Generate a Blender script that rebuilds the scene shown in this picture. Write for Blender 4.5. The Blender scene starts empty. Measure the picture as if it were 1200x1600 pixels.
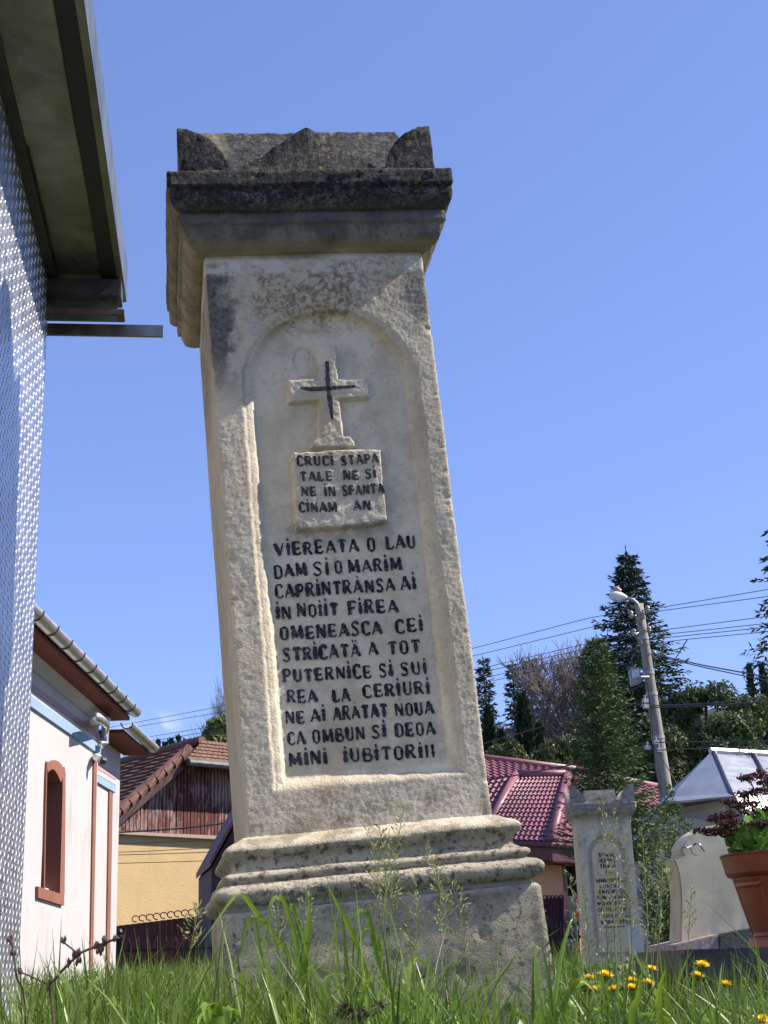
import bpy, bmesh, math, random
import numpy as np
from mathutils import Vector, Matrix
rad = math.radians
SC = bpy.context.scene
COL = SC.collection

# ------------------------------------------------------------------ camera, world, sun, exposure
F_PX = 2200.0                                  # focal length in pixels of the 1200 x 1600 photograph
EYE = np.array([0.0, 0.0, 0.4])
# rows: world x, y, z expressed in camera axes (x right, y down, z forward)
_h = 707.66; _rho = 0.035
_up = np.array([-math.sin(_rho)*F_PX*F_PX/_h, -math.cos(_rho)*F_PX*F_PX/_h, F_PX]); _up /= np.linalg.norm(_up)
_fw = np.array([0, 0, 1.0]) - _up*_up[2]; _fw /= np.linalg.norm(_fw)
_rt = np.cross(_fw, _up)
if _rt[0] < 0: _rt = -_rt
RC = np.array([_rt, _fw, _up])

cam_d = bpy.data.cameras.new('camera'); cam = bpy.data.objects.new('camera', cam_d); COL.objects.link(cam)
cam_d.sensor_fit = 'VERTICAL'; cam_d.sensor_height = 36.0; cam_d.lens = 36.0*F_PX/1600.0
cam_d.clip_start = 0.05; cam_d.clip_end = 3000
_m = Matrix.Identity(4)
for i in range(3):
    _m[i][0] = RC[i][0]; _m[i][1] = -RC[i][1]; _m[i][2] = -RC[i][2]; _m[i][3] = EYE[i]
cam.matrix_world = _m
SC.camera = cam

SUN_EL, SUN_AZ = 43.0, 4.5                     # sun from the right (+X), a little beyond the stone's own plane
wd = bpy.data.worlds.new('World'); SC.world = wd; wd.use_nodes = True
_nt = wd.node_tree; _nt.nodes.clear()
_sky = _nt.nodes.new('ShaderNodeTexSky'); _sky.sky_type = 'NISHITA'; _sky.sun_disc = False
_sky.sun_elevation = rad(SUN_EL); _sky.sun_rotation = rad(90 - SUN_AZ)
_sky.altitude = 500; _sky.air_density = 0.8; _sky.dust_density = 0.0; _sky.ozone_density = 5.0
_bg = _nt.nodes.new('ShaderNodeBackground'); _bg.inputs['Strength'].default_value = 0.125
_wo = _nt.nodes.new('ShaderNodeOutputWorld')
_gm = _nt.nodes.new('ShaderNodeGamma'); _gm.inputs[1].default_value = 0.62
_ti = _nt.nodes.new('ShaderNodeMix'); _ti.data_type = 'RGBA'; _ti.blend_type = 'MULTIPLY'; _ti.inputs[0].default_value = 1.0; _ti.inputs[7].default_value = (1.16, 1.24, 1.78, 1)
_nt.links.new(_sky.outputs[0], _gm.inputs[0]); _nt.links.new(_gm.outputs[0], _ti.inputs[6]); 
_tc = _nt.nodes.new('ShaderNodeTexCoord')                             # one faint wisp of cloud low on the left of the sky
def _wn(t, **k):
    n = _nt.nodes.new('ShaderNode'+t)
    for a, b in k.items(): setattr(n, a, b)
    return n
_cd = RC @ np.array([232-600.0, 1132-800.0, F_PX]); _cd /= np.linalg.norm(_cd)
_sb = _wn('VectorMath', operation='SUBTRACT'); _sb.inputs[1].default_value = tuple(float(c) for c in _cd)
_sc = _wn('VectorMath', operation='MULTIPLY'); _sc.inputs[1].default_value = (32.0, 32.0, 78.0)
_ln = _wn('VectorMath', operation='LENGTH'); _mr = _wn('MapRange', interpolation_type='SMOOTHSTEP'); _mr.inputs[1].default_value = 1.0; _mr.inputs[2].default_value = 0.1
_nz = _wn('TexNoise'); _nz.inputs['Scale'].default_value = 60.0; _nz.inputs['Detail'].default_value = 6.0
_nr = _wn('MapRange', interpolation_type='SMOOTHSTEP'); _nr.inputs[1].default_value = 0.42; _nr.inputs[2].default_value = 0.68
_ml = _wn('Math', operation='MULTIPLY'); _m2 = _wn('Math', operation='MULTIPLY'); _m2.inputs[1].default_value = 0.45
_cm = _wn('Mix', data_type='RGBA'); _cm.inputs[7].default_value = (5.2, 5.4, 6.6, 1)
_nt.links.new(_tc.outputs['Generated'], _sb.inputs[0]); _nt.links.new(_sb.outputs[0], _sc.inputs[0]); _nt.links.new(_sc.outputs[0], _ln.inputs[0]); _nt.links.new(_ln.outputs['Value'], _mr.inputs[0])
_nt.links.new(_tc.outputs['Generated'], _nz.inputs['Vector']); _nt.links.new(_nz.outputs[0], _nr.inputs[0]); _nt.links.new(_mr.outputs[0], _ml.inputs[0]); _nt.links.new(_nr.outputs[0], _ml.inputs[1]); _nt.links.new(_ml.outputs[0], _m2.inputs[0])
_nt.links.new(_m2.outputs[0], _cm.inputs[0]); _nt.links.new(_ti.outputs[2], _cm.inputs[6]); _nt.links.new(_cm.outputs[2], _bg.inputs[0]); _nt.links.new(_bg.outputs[0], _wo.inputs[0])
sun_d = bpy.data.lights.new('sun', 'SUN'); sun_d.energy = 4.8; sun_d.angle = rad(0.53); sun_d.color = (1.0, 0.92, 0.80)
sun = bpy.data.objects.new('sun', sun_d); COL.objects.link(sun)
_sv = Vector((math.cos(rad(SUN_EL))*math.cos(rad(SUN_AZ)), math.cos(rad(SUN_EL))*math.sin(rad(SUN_AZ)), math.sin(rad(SUN_EL))))
sun.rotation_euler = _sv.to_track_quat('Z', 'Y').to_euler()
sun.location = (20, 0, 20)
SC.view_settings.view_transform = 'Standard'; SC.view_settings.look = 'None'
SC.view_settings.exposure = 0.9; SC.view_settings.gamma = 1.0; SC.view_settings.use_curve_mapping = False
try:
    SC.cycles.max_bounces = 8; SC.cycles.transparent_max_bounces = 8
except Exception: pass

# ------------------------------------------------------------------ sight lines: photo pixel -> place in the world
def ray(px, py):
    d = RC @ np.array([px-600.0, py-800.0, F_PX]); return d/np.linalg.norm(d)
def at(px, py, Y):
    d = ray(px, py); return EYE + d*(Y/d[1])
def mpp(Y): return Y/F_PX                      # metres per photo pixel at distance Y
class Plane:                                   # upright plane through a point, running along yaw (degrees from +X towards +Y)
    def __init__(s, p, yaw, tilt=0):
        s.p = np.array(p, float); a = rad(yaw); s.t = np.array([math.cos(a), math.sin(a), 0.0])
        s.n = np.array([math.sin(a), -math.cos(a), 0.0])     # towards the camera side for small yaw
        s.up = np.array([0, 0, 1.0])
    def px(s, x, y, out=0.0):
        d = ray(x, y); k = ((s.p + s.n*out - EYE) @ s.n)/(d @ s.n); return EYE + d*k
    def uv(s, u, v, out=0.0): return s.p + s.t*u + s.up*v + s.n*out
    def inv(s, P): q = np.array(P)-s.p; return q @ s.t, q[2]

# ------------------------------------------------------------------ numpy gradient noise
_rng = np.random.RandomState(7)
_perm = _rng.permutation(256); _perm = np.concatenate([_perm, _perm, _perm])
_grad = _rng.normal(size=(256, 3)); _grad /= np.linalg.norm(_grad, axis=1)[:, None]
def pn(P, sc=1.0, seed=0):
    P = np.asarray(P, float)*sc + seed*17.31
    i = np.floor(P).astype(int); f = P-i; u = f*f*f*(f*(f*6-15)+10); i &= 255
    out = 0
    for dx in (0, 1):
        for dy in (0, 1):
            for dz in (0, 1):
                hsh = _perm[_perm[_perm[(i[:, 0]+dx) & 255] + ((i[:, 1]+dy) & 255)] + ((i[:, 2]+dz) & 255)]
                g = _grad[hsh]
                w = (u[:, 0] if dx else 1-u[:, 0])*(u[:, 1] if dy else 1-u[:, 1])*(u[:, 2] if dz else 1-u[:, 2])
                out = out + w*(g[:, 0]*(f[:, 0]-dx)+g[:, 1]*(f[:, 1]-dy)+g[:, 2]*(f[:, 2]-dz))
    return out*1.5
def fbm(P, sc, n=3, seed=0):
    a = 0
    for k in range(n): a = a + pn(P, sc*2**k, seed+k)/2**k
    return a

# ------------------------------------------------------------------ objects
ROOTM = {}
def tag(o, label=None, cat=None, group=None, kind=None):
    if label: o['label'] = label
    if cat: o['category'] = cat
    if group: o['group'] = group
    if kind: o['kind'] = kind
    return o
def thing(name, loc, label, cat, group=None, M=None):
    o = bpy.data.objects.new(name, None); COL.objects.link(o)
    o.empty_display_size = 0.2
    m = M if M is not None else Matrix.Translation(Vector([float(c) for c in loc]))
    o.matrix_world = m; ROOTM[o.name] = m.inverted()
    return tag(o, label, cat, group)
class MB:
    def __init__(s): s.v = []; s.f = []; s.m = []
    def add(s, vs, fs, mi=0):
        b = len(s.v); s.v.extend([tuple(map(float, p)) for p in vs]); s.f.extend([tuple(i+b for i in f) for f in fs]); s.m.extend([mi]*len(fs))
    def hexa(s, p, mi=0):                      # 8 corners: bottom ring 0-3, top ring 4-7
        s.add(p, [(3,2,1,0),(4,5,6,7),(0,1,5,4),(1,2,6,5),(2,3,7,6),(3,0,4,7)], mi)
    def box(s, c, sx, sy, sz, rz=0, mi=0):
        ca, sa = math.cos(rz), math.sin(rz); pts = []
        for z in (-.5, .5):
            for x, y in ((-.5,-.5),(.5,-.5),(.5,.5),(-.5,.5)):
                X, Y = x*sx, y*sy; pts.append((c[0]+X*ca-Y*sa, c[1]+X*sa+Y*ca, c[2]+z*sz))
        s.hexa(pts, mi)
    def prism(s, poly, vec, mi=0):             # closed solid: polygon and its copy moved by vec
        poly = [np.array(p, float) for p in poly]; vec = np.array(vec, float); n = len(poly)
        s.add(poly+[p+vec for p in poly], [tuple(range(n))[::-1], tuple(range(n, 2*n))]+[(i, (i+1) % n, n+(i+1) % n, n+i) for i in range(n)], mi)
    def bar(s, a, b, w, h, mi=0, up=(0, 0, 1)):
        a = np.array(a, float); b = np.array(b, float); d = b-a; d /= np.linalg.norm(d)
        x = np.cross(d, up); x /= max(np.linalg.norm(x), 1e-9); y = np.cross(x, d); P = []
        for q in (a, b): P += [q-x*w/2-y*h/2, q+x*w/2-y*h/2, q+x*w/2+y*h/2, q-x*w/2+y*h/2]
        s.add(P, [(0,1,2,3),(7,6,5,4),(0,4,5,1),(1,5,6,2),(2,6,7,3),(3,7,4,0)], mi)
    def tube(s, pts, r, n=6, mi=0, cap=True):
        pts = [np.array(p, float) for p in pts]; R = r if hasattr(r, '__len__') else [r]*len(pts)
        ref = np.array([.31, .17, .93]); V = []; F = []
        for i, p in enumerate(pts):
            d = pts[min(i+1, len(pts)-1)]-pts[max(i-1, 0)]; d = d/max(np.linalg.norm(d), 1e-9)
            x = np.cross(d, ref if abs(d@ref) < .97 else (1., 0, 0)); x /= np.linalg.norm(x); y = np.cross(d, x)
            for k in range(n):
                a = 2*math.pi*k/n; V.append(p+(x*math.cos(a)+y*math.sin(a))*R[i])
        for i in range(len(pts)-1):
            for k in range(n):
                F.append((i*n+k, i*n+(k+1) % n, (i+1)*n+(k+1) % n, (i+1)*n+k))
        if cap: F.append(tuple(range(n))[::-1]); F.append(tuple((len(pts)-1)*n+k for k in range(n)))
        s.add(V, F, mi)
    def lathe(s, prof, c, n=24, mi=0, axis=None, M=None):
        V = []; F = []
        for r, z in prof:
            for k in range(n):
                a = 2*math.pi*k/n; V.append((c[0]+r*math.cos(a), c[1]+r*math.sin(a), c[2]+z))
        for i in range(len(prof)-1):
            for k in range(n): F.append((i*n+k, i*n+(k+1) % n, (i+1)*n+(k+1) % n, (i+1)*n+k))
        F.append(tuple(range(n))[::-1]); F.append(tuple((len(prof)-1)*n+k for k in range(n)))
        s.add(V, F, mi)
    def ribbon(s, pts, widths, side, mi=0, fold=0.0):
        pts = [np.array(p, float) for p in pts]; V = []; F = []
        for i, p in enumerate(pts):
            d = pts[min(i+1, len(pts)-1)]-pts[max(i-1, 0)]; d /= max(np.linalg.norm(d), 1e-9)
            sd = np.array(side, float); sd = sd-d*(sd@d); sd /= max(np.linalg.norm(sd), 1e-9); nn = np.cross(d, sd)
            w = widths[i]/2; V += [p-sd*w+nn*w*fold, p, p+sd*w+nn*w*fold]
        for i in range(len(pts)-1):
            a = i*3; F += [(a, a+1, a+4, a+3), (a+1, a+2, a+5, a+4)]
        s.add(V, F, mi)
    def build(s, name, mats, parent=None, smooth=False, local=False, recalc=True, bevel=0):
        me = bpy.data.meshes.new(name); V = s.v
        if parent is not None and not local:
            r = parent
            while r.parent: r = r.parent
            im = np.array(ROOTM[r.name]); A = np.array(V, float).reshape(-1, 3); V = (A @ im[:3, :3].T+im[:3, 3]).tolist()
        me.from_pydata(V, [], s.f)
        mats = mats if isinstance(mats, (list, tuple)) else [mats]
        for m in mats: me.materials.append(m)
        if len(mats) > 1: me.polygons.foreach_set('material_index', s.m)
        if recalc and len(s.f) < 60000:
            bm = bmesh.new(); bm.from_mesh(me); bmesh.ops.recalc_face_normals(bm, faces=bm.faces)
            if bevel:
                bmesh.ops.bevel(bm, geom=[e for e in bm.edges if len(e.link_faces) == 2 and e.calc_face_angle(0) > .5], offset=bevel, segments=2, affect='EDGES', clamp_overlap=True)
            bm.to_mesh(me); bm.free()
        if smooth: me.polygons.foreach_set('use_smooth', [True]*len(me.polygons))
        o = bpy.data.objects.new(name, me); COL.objects.link(o)
        if parent is not None: o.parent = parent
        return o
def mesh_np(name, V, Fq, mat, parent=None, smooth=False, tri=False, local=False):     # fast path for leaf clouds: quads as an n x 4 array
    V = np.asarray(V, float)
    if parent is not None and not local:
        r = parent
        while r.parent: r = r.parent
        im = np.array(ROOTM[r.name]); V = V @ im[:3, :3].T+im[:3, 3]
    me = bpy.data.meshes.new(name); k = Fq.shape[1]
    me.vertices.add(len(V)); me.vertices.foreach_set('co', V.astype(np.float32).ravel())
    me.loops.add(Fq.size); me.loops.foreach_set('vertex_index', Fq.astype(np.int32).ravel())
    me.polygons.add(len(Fq)); me.polygons.foreach_set('loop_start', np.arange(len(Fq), dtype=np.int32)*k)
    me.polygons.foreach_set('loop_total', np.full(len(Fq), k, dtype=np.int32))
    me.update(calc_edges=True); me.validate()
    if smooth: me.polygons.foreach_set('use_smooth', [True]*len(me.polygons))
    for m in (mat if isinstance(mat, (list, tuple)) else [mat]): me.materials.append(m)
    o = bpy.data.objects.new(name, me); COL.objects.link(o)
    if parent is not None: o.parent = parent
    return o
def copy_tree(o, parent=None):
    c = o.copy(); COL.objects.link(c)
    if parent is not None: c.parent = parent
    for ch in list(o.children): copy_tree(ch, c)
    return c

# ------------------------------------------------------------------ materials
class NT:
    def __init__(s, name):
        s.mat = bpy.data.materials.new(name); s.mat.use_nodes = True; s.t = s.mat.node_tree; s.t.nodes.clear()
        s.out = s.n('OutputMaterial'); s.b = s.n('BsdfPrincipled'); s.l(s.b.outputs[0], s.out.inputs[0])
        s.co = s.n('TexCoord').outputs['Object']
    def n(s, t): return s.t.nodes.new('ShaderNode'+t)
    def l(s, a, b): s.t.links.new(a, b)
    def _in(s, sock, v):
        if isinstance(v, bpy.types.NodeSocket): s.l(v, sock)
        elif isinstance(v, tuple) and len(v) == 3 and sock.type == 'RGBA': sock.default_value = (*v, 1)
        else: sock.default_value = v
    def math(s, op, a, b=0.0, clamp=False):
        n = s.n('Math'); n.operation = op; n.use_clamp = clamp; s._in(n.inputs[0], a); s._in(n.inputs[1], b); return n.outputs[0]
    def noise(s, scale, detail=4, rough=.55, co=None, dist=0.0):
        n = s.n('TexNoise'); s.l(co or s.co, n.inputs['Vector']); n.inputs['Scale'].default_value = scale
        n.inputs['Detail'].default_value = detail; n.inputs['Roughness'].default_value = rough; n.inputs['Distortion'].default_value = dist; return n.outputs[0]
    def voro(s, scale, feat='F1', co=None, rnd=1.0):
        n = s.n('TexVoronoi'); n.feature = feat; s.l(co or s.co, n.inputs['Vector']); n.inputs['Scale'].default_value = scale; n.inputs['Randomness'].default_value = rnd; return n.outputs[0]
    def scale(s, v, co=None):
        n = s.n('Mapping'); s.l(co or s.co, n.inputs[0]); n.inputs['Scale'].default_value = v; return n.outputs[0]
    def warp(s, amt, scale, co=None):
        c = co or s.co; nz = s.n('TexNoise'); s.l(c, nz.inputs['Vector']); nz.inputs['Scale'].default_value = scale; nz.inputs['Detail'].default_value = 4
        a = s.n('VectorMath'); a.operation = 'SUBTRACT'; s.l(nz.outputs[1], a.inputs[0]); a.inputs[1].default_value = (.5, .5, .5)
        b = s.n('VectorMath'); b.operation = 'MULTIPLY_ADD'; s.l(a.outputs[0], b.inputs[0]); b.inputs[1].default_value = (amt, amt, amt); s.l(c, b.inputs[2]); return b.outputs[0]
    def sep(s, co=None):
        n = s.n('SeparateXYZ'); s.l(co or s.co, n.inputs[0]); return n.outputs
    def rng(s, x, a, b, c=0.0, d=1.0, smooth=True):
        n = s.n('MapRange'); n.interpolation_type = 'SMOOTHSTEP' if smooth else 'LINEAR'; s._in(n.inputs[0], x)
        for i, v in enumerate((a, b, c, d)): s._in(n.inputs[1+i], v)
        return n.outputs[0]
    def band(s, x, a, b, c, d): return s.math('MULTIPLY', s.rng(x, a, b), s.rng(x, c, d, 1, 0))
    def mix(s, f, a, b, mode='MIX'):
        n = s.n('Mix'); n.data_type = 'RGBA'; n.blend_type = mode; n.clamp_factor = True
        s._in(n.inputs[0], f); s._in(n.inputs[6], a); s._in(n.inputs[7], b); return n.outputs[2]
    def rand(s): return s.n('NewGeometry').outputs['Random Per Island']
    def bump(s, h, st=.3, dist=.01, prev=None):
        n = s.n('Bump'); n.inputs['Strength'].default_value = st; n.inputs['Distance'].default_value = dist; s.l(h, n.inputs['Height'])
        if prev is not None: s.l(prev, n.inputs['Normal'])
        return n.outputs[0]
    def set(s, col=None, rough=None, metal=None, nrm=None, **k):
        for nm, v in (('Base Color', col), ('Roughness', rough), ('Metallic', metal)):
            if v is not None: s._in(s.b.inputs[nm], v)
        if nrm is not None: s.l(nrm, s.b.inputs['Normal'])
        for kk, v in k.items(): s._in(s.b.inputs[kk.replace('_', ' ')], v)
        return s.mat
def mat_plain(name, col, rough=.7, metal=0.0, var=.25, sc=6.0, bump=0.0, bsc=60.0, bd=.01, **k):
    t = NT(name); f = t.noise(sc, 5); lo = tuple(c*(1-var) for c in col); hi = tuple(min(1, c*(1+var)) for c in col)
    c = t.mix(t.rng(f, .3, .7), lo, hi)
    return t.set(c, rough, metal, t.bump(t.noise(bsc, 4), bump, bd) if bump else None, **k)
def mat_leaf(name, a, b, rough=.55, trans=.25, c=None):
    t = NT(name); col = t.mix(t.rand(), a, b)
    if c: col = t.mix(t.rng(t.noise(.9, 2), .45, .7), col, c)
    t.set(col, rough); t.b.inputs['Specular IOR Level'].default_value = .35
    if trans:
        tr = t.n('BsdfTranslucent'); t.l(t.mix(.5, col, (a[0]*2.2, a[1]*2.0, a[2]*.9)), tr.inputs[0])
        mx = t.n('MixShader'); mx.inputs[0].default_value = trans; t.l(t.b.outputs[0], mx.inputs[1]); t.l(tr.outputs[0], mx.inputs[2]); t.l(mx.outputs[0], t.out.inputs[0])
    return t.mat
# ================================================================== the leaning grave monument
S_O = np.array([-0.35051, 3.4, 0.67662])                     # lower left front corner of the shaft
S_D = np.array([-0.15600, 0.98776, 0.0]); S_V = np.array([-0.06995, -0.01105, 0.99749]); S_W = np.array([0.98528, 0.15561, 0.07082])
SM = Matrix.Identity(4)
for i in range(3):
    SM[i][0] = S_W[i]; SM[i][1] = S_D[i]; SM[i][2] = S_V[i]; SM[i][3] = S_O[i]
def suv(px, py, off=0.0):                                    # photo pixel -> (u, v) on the shaft's plane pushed in by off
    r = ray(px, py); t = ((S_O+S_D*off-EYE) @ S_D)/(r @ S_D); q = EYE+r*t-S_O; return float(q @ S_W), float(q @ S_V)
SWD, SDP, SHT = 0.60, 0.58, 1.56

def stone_mat(name, front=True):
    t = NT(name); w = t.warp(.05, 7); x, y, z = t.sep(w); x0, y0, z0 = t.sep()
    n1 = t.noise(3.2, 6, .6); n2 = t.noise(14, 6, .65); n3 = t.noise(70, 5, .7); n4 = t.noise(260, 3, .6)
    base = t.mix(t.rng(n1, .3, .7), (.55, .49, .375), (.66, .59, .465))
    base = t.mix(t.rng(n2, .42, .72), base, (.44, .39, .295))
    base = t.mix(t.math('MULTIPLY', t.rng(n3, .5, .75), .5), base, (.24, .225, .19))
    # ochre run-off and stains
    oc = t.math('MULTIPLY', t.rng(t.noise(5, 5, .6, t.scale((1.6, 1.6, .5))), .50, .72), .55)
    base = t.mix(oc, base, (.42, .34, .215))
    # brown crust under the cap
    cr = t.math('MULTIPLY', t.band(z, 1.29, 1.40, 1.50, 1.56), t.math('MULTIPLY', t.band(x, .07, .15, .36, .46), t.math('MULTIPLY', t.rng(n2, .36, .52), t.rng(n3, .40, .58))))
    base = t.mix(t.math('MULTIPLY', cr, .85), base, (.19, .135, .085))
    cr2 = t.math('MULTIPLY', t.band(z, 1.36, 1.44, 1.52, 1.56), t.math('MULTIPLY', t.band(x, .30, .38, .50, .56), t.rng(n3, .45, .6)))
    base = t.mix(t.math('MULTIPLY', cr2, .6), base, (.23, .17, .115))
    # black growth down the upper corners
    dk = t.math('MULTIPLY', t.band(z, 1.10, 1.30, 1.515, 1.545), t.rng(t.math('ADD', x, t.math('MULTIPLY', t.math('SUBTRACT', n2, .5), .20)), .095, .04, 0, 1))
    base = t.mix(t.math('MULTIPLY', dk, .93), base, t.mix(t.rng(n3, .35, .65), (.045, .045, .046), (.16, .155, .15)))
    dk2 = t.math('MULTIPLY', t.band(z, 1.30, 1.42, 1.50, 1.54), t.rng(t.math('ADD', x, t.math('MULTIPLY', t.math('SUBTRACT', n2, .5), .10)), .515, .56))
    base = t.mix(t.math('MULTIPLY', dk2, .8), base, t.mix(t.rng(n3, .35, .65), (.08, .08, .078), (.24, .23, .21)))
    # white lime band at the joint
    wb = t.math('MULTIPLY', t.band(z, 1.488, 1.508, 1.535, 1.55), t.rng(n2, .44, .56))
    base = t.mix(t.math('MULTIPLY', wb, .75), base, (.66, .645, .60))
    # lime bleaching on the left ledge
    lb = t.math('MULTIPLY', t.band(z, .85, 1.0, 1.3, 1.45), t.math('MULTIPLY', t.band(x, .03, .06, .12, .17), t.rng(n2, .46, .62)))
    base = t.mix(t.math('MULTIPLY', lb, .45), base, (.60, .585, .53))
    # shade under the tablet, painted into the stone colour
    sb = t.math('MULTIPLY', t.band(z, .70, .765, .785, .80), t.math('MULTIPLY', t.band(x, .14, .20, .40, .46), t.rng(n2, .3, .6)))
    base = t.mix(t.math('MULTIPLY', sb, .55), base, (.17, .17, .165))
    # stains low on the shaft
    ls = t.math('MULTIPLY', t.band(z, -.02, .0, .03, .11), t.rng(n2, .45, .62))
    base = t.mix(t.math('MULTIPLY', ls, .6), base, (.22, .19, .135))
    # lichen-black cap, paler and ochre where it is sheltered
    lic = t.mix(t.rng(n3, .40, .66), (.014, .014, .014), t.mix(t.rng(n2, .38, .66), (.046, .045, .043), (.155, .148, .132)))
    lic = t.mix(t.math('MULTIPLY', t.rng(t.noise(190, 3, .6), .60, .70), .55), lic, (.30, .285, .25))
    lic = t.mix(t.math('MULTIPLY', t.rng(t.noise(26, 4, .6), .62, .70), t.math('MULTIPLY', t.rng(n3, .45, .55), .8)), lic, (.24, .17, .04))
    capm = t.rng(t.math('ADD', z, t.math('MULTIPLY', t.math('SUBTRACT', n2, .5), .06)), 1.60, 1.68)
    mid = t.mix(t.rng(n2, .35, .65), (.10, .097, .09), (.21, .20, .172)); mid = t.mix(t.rng(n3, .5, .7), mid, (.07, .07, .066))
    mid = t.mix(t.math('MULTIPLY', t.band(z0, 1.54, 1.552, 1.562, 1.585), .7), mid, (.27, .225, .12))
    base = t.mix(t.rng(z, 1.535, 1.56), base, mid)
    sd = t.math('MULTIPLY', t.math('MULTIPLY', t.rng(t.math('SUBTRACT', x0, y0), .004, -.006), t.rng(x0, .12, .06)), t.rng(z0, 1.5, 1.56))
    base = t.mix(t.math('MULTIPLY', sd, .75), base, t.mix(t.rng(n2, .35, .65), (.19, .15, .085), (.33, .275, .17)))
    base = t.mix(t.math('MULTIPLY', capm, t.math('SUBTRACT', 1, t.math('MULTIPLY', sd, .7))), base, lic)
    # plinth: grey with black pits, green-black low down, warm on the mouldings
    pm = t.rng(z0, -.02, -.0, 1, 0)
    pl = t.mix(t.rng(n1, .35, .65), (.34, .31, .235), (.48, .44, .34)); pl = t.mix(t.rng(n2, .45, .68), pl, (.20, .19, .16))
    pl = t.mix(t.math('MULTIPLY', t.rng(t.noise(9, 5, .6, t.scale((1, 1, .6))), .52, .68), .6), pl, (.27, .215, .125))
    pl = t.mix(t.math('MULTIPLY', t.rng(n3, .54, .66), .8), pl, (.06, .056, .05)); pl = t.mix(t.math('MULTIPLY', t.rng(t.noise(6, 6, .65), .53, .68), .6), pl, (.10, .10, .085))
    moul = t.rng(z0, -.15, -.135); pl = t.mix(t.math('MULTIPLY', moul, .45), pl, (.54, .48, .365))
    pl = t.mix(t.math('MULTIPLY', t.rng(t.noise(52, 5, .7), .50, .61), t.math('MULTIPLY', moul, .85)), pl, (.085, .078, .065))
    pl = t.mix(t.math('MULTIPLY', t.band(z0, -.16, -.15, -.146, -.138), .7), pl, (.50, .50, .47))
    base = t.mix(pm, base, pl)
    # the left side weathers ochre with pits
    ls = t.math('MULTIPLY', t.rng(t.math('SUBTRACT', x0, y0), .002, -.006), t.rng(x0, .05, .03)); base = t.mix(t.math('MULTIPLY', t.math('MULTIPLY', ls, t.rng(z0, 1.55, 1.5)), .55), base, t.mix(t.rng(n2, .4, .6), (.31, .265, .185), (.50, .445, .34)))
    # relief of the grain: coarse on the ledges, finer in the niche and on the mouldings
    rough_m = t.math('ADD', .45, t.math('MULTIPLY', t.rng(y0, .022, .004), .55))
    g = t.math('MULTIPLY', t.noise(150, 4, .7), rough_m)
    nb = t.bump(g, .9, .0065); nb = t.bump(t.math('MULTIPLY', n3, rough_m), .5, .005, nb); nb = t.bump(t.math('MULTIPLY', n4, rough_m), .8, .004, nb)
    return t.set(base, .93, 0.0, nb, Specular_IOR_Level=.25)
STONE = stone_mat('weathered_limestone')
def paint_mat(name):
    t = NT(name); n = t.noise(120, 5, .7); c = t.mix(t.rng(n, .36, .62), (.003, .003, .005), (.030, .034, .050))
    c = t.mix(t.math('MULTIPLY', t.rng(t.noise(330, 3, .7), .57, .68), .8), c, (.30, .29, .265))
    return t.set(c, .8, 0, t.bump(n, .5, .004), Specular_IOR_Level=.2)
PAINT = paint_mat('worn_black_paint')

def jitter(P, seed=0, big=.003, mid=.0012, fine=.0014):
    P = np.asarray(P, float); D = np.zeros_like(P)
    for k in range(3):
        D[:, k] = big*pn(P, 5.0, seed+k*5)+mid*pn(P, 28.0, seed+30+k*5)+fine*pn(P, 95.0, seed+60+k*5)
    chip = np.maximum(0, pn(P, 21.0, seed+91)-.42)*.030      # small broken bits
    return P+D, chip
def ring_mesh(prof, x0, x1, y0, y1, step=.009, top=False, bottom=False):
    """profile (overhang, height) swept round the rectangle x0..x1 by y0..y1"""
    pr = []
    for (a, b) in zip(prof[:-1], prof[1:]):
        n = max(1, int(round(math.hypot(b[0]-a[0], b[1]-a[1])/.007)))
        for k in range(n): pr.append((a[0]+(b[0]-a[0])*k/n, a[1]+(b[1]-a[1])*k/n))
    pr.append(prof[-1])
    nx = int((x1-x0)/step); ny = int((y1-y0)/step)
    peri = [(k/nx, 0) for k in range(nx)]+[(1, k/ny) for k in range(ny)]+[(1-k/nx, 1) for k in range(nx)]+[(0, 1-k/ny) for k in range(ny)]
    n = len(peri); V = []
    for o, z in pr:
        for (s, t) in peri: V.append((x0-o+(x1-x0+2*o)*s, y0-o+(y1-y0+2*o)*t, z))
    F = []
    for i in range(len(pr)-1):
        for k in range(n): F.append((i*n+k, i*n+(k+1) % n, (i+1)*n+(k+1) % n, (i+1)*n+k))
    V = np.array(V); caps = [tuple(range(n))[::-1], tuple((len(pr)-1)*n+k for k in range(n))]
    return V, F+caps
def smooth_prof(pts, n=4):
    P = [np.array(p) for p in pts]; out = []
    for i in range(len(P)-1):
        a = P[max(i-1, 0)]; b = P[i]; c = P[i+1]; d = P[min(i+2, len(P)-1)]
        for k in range(n):
            t = k/n; out.append(tuple(.5*(2*b+(c-a)*t+(2*a-5*b+4*c-d)*t*t+(3*b-a-3*c+d)*t**3)))
    return out+[tuple(P[-1])]
def put(name, V, F, parent, mat, seed, amp=1.0, smooth=True, centre=None):
    P, chip = jitter(V, seed, .0035*amp, .0011*amp, .0013*amp)
    c = np.array(centre if centre is not None else V.mean(axis=0)); d = V-c; d[:, 2] *= .4; d /= np.maximum(np.linalg.norm(d, axis=1), 1e-6)[:, None]
    P = P-d*(chip*amp)[:, None]
    m = MB(); m.v = [tuple(p) for p in P]; m.f = list(F); m.m = [0]*len(F)
    return m.build(name, mat, parent, smooth=smooth, local=True)

MON = thing('grave_monument', (0, 0, 0), 'tall leaning stone grave monument with carved cross and long black inscription', 'gravestone', M=SM)

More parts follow.
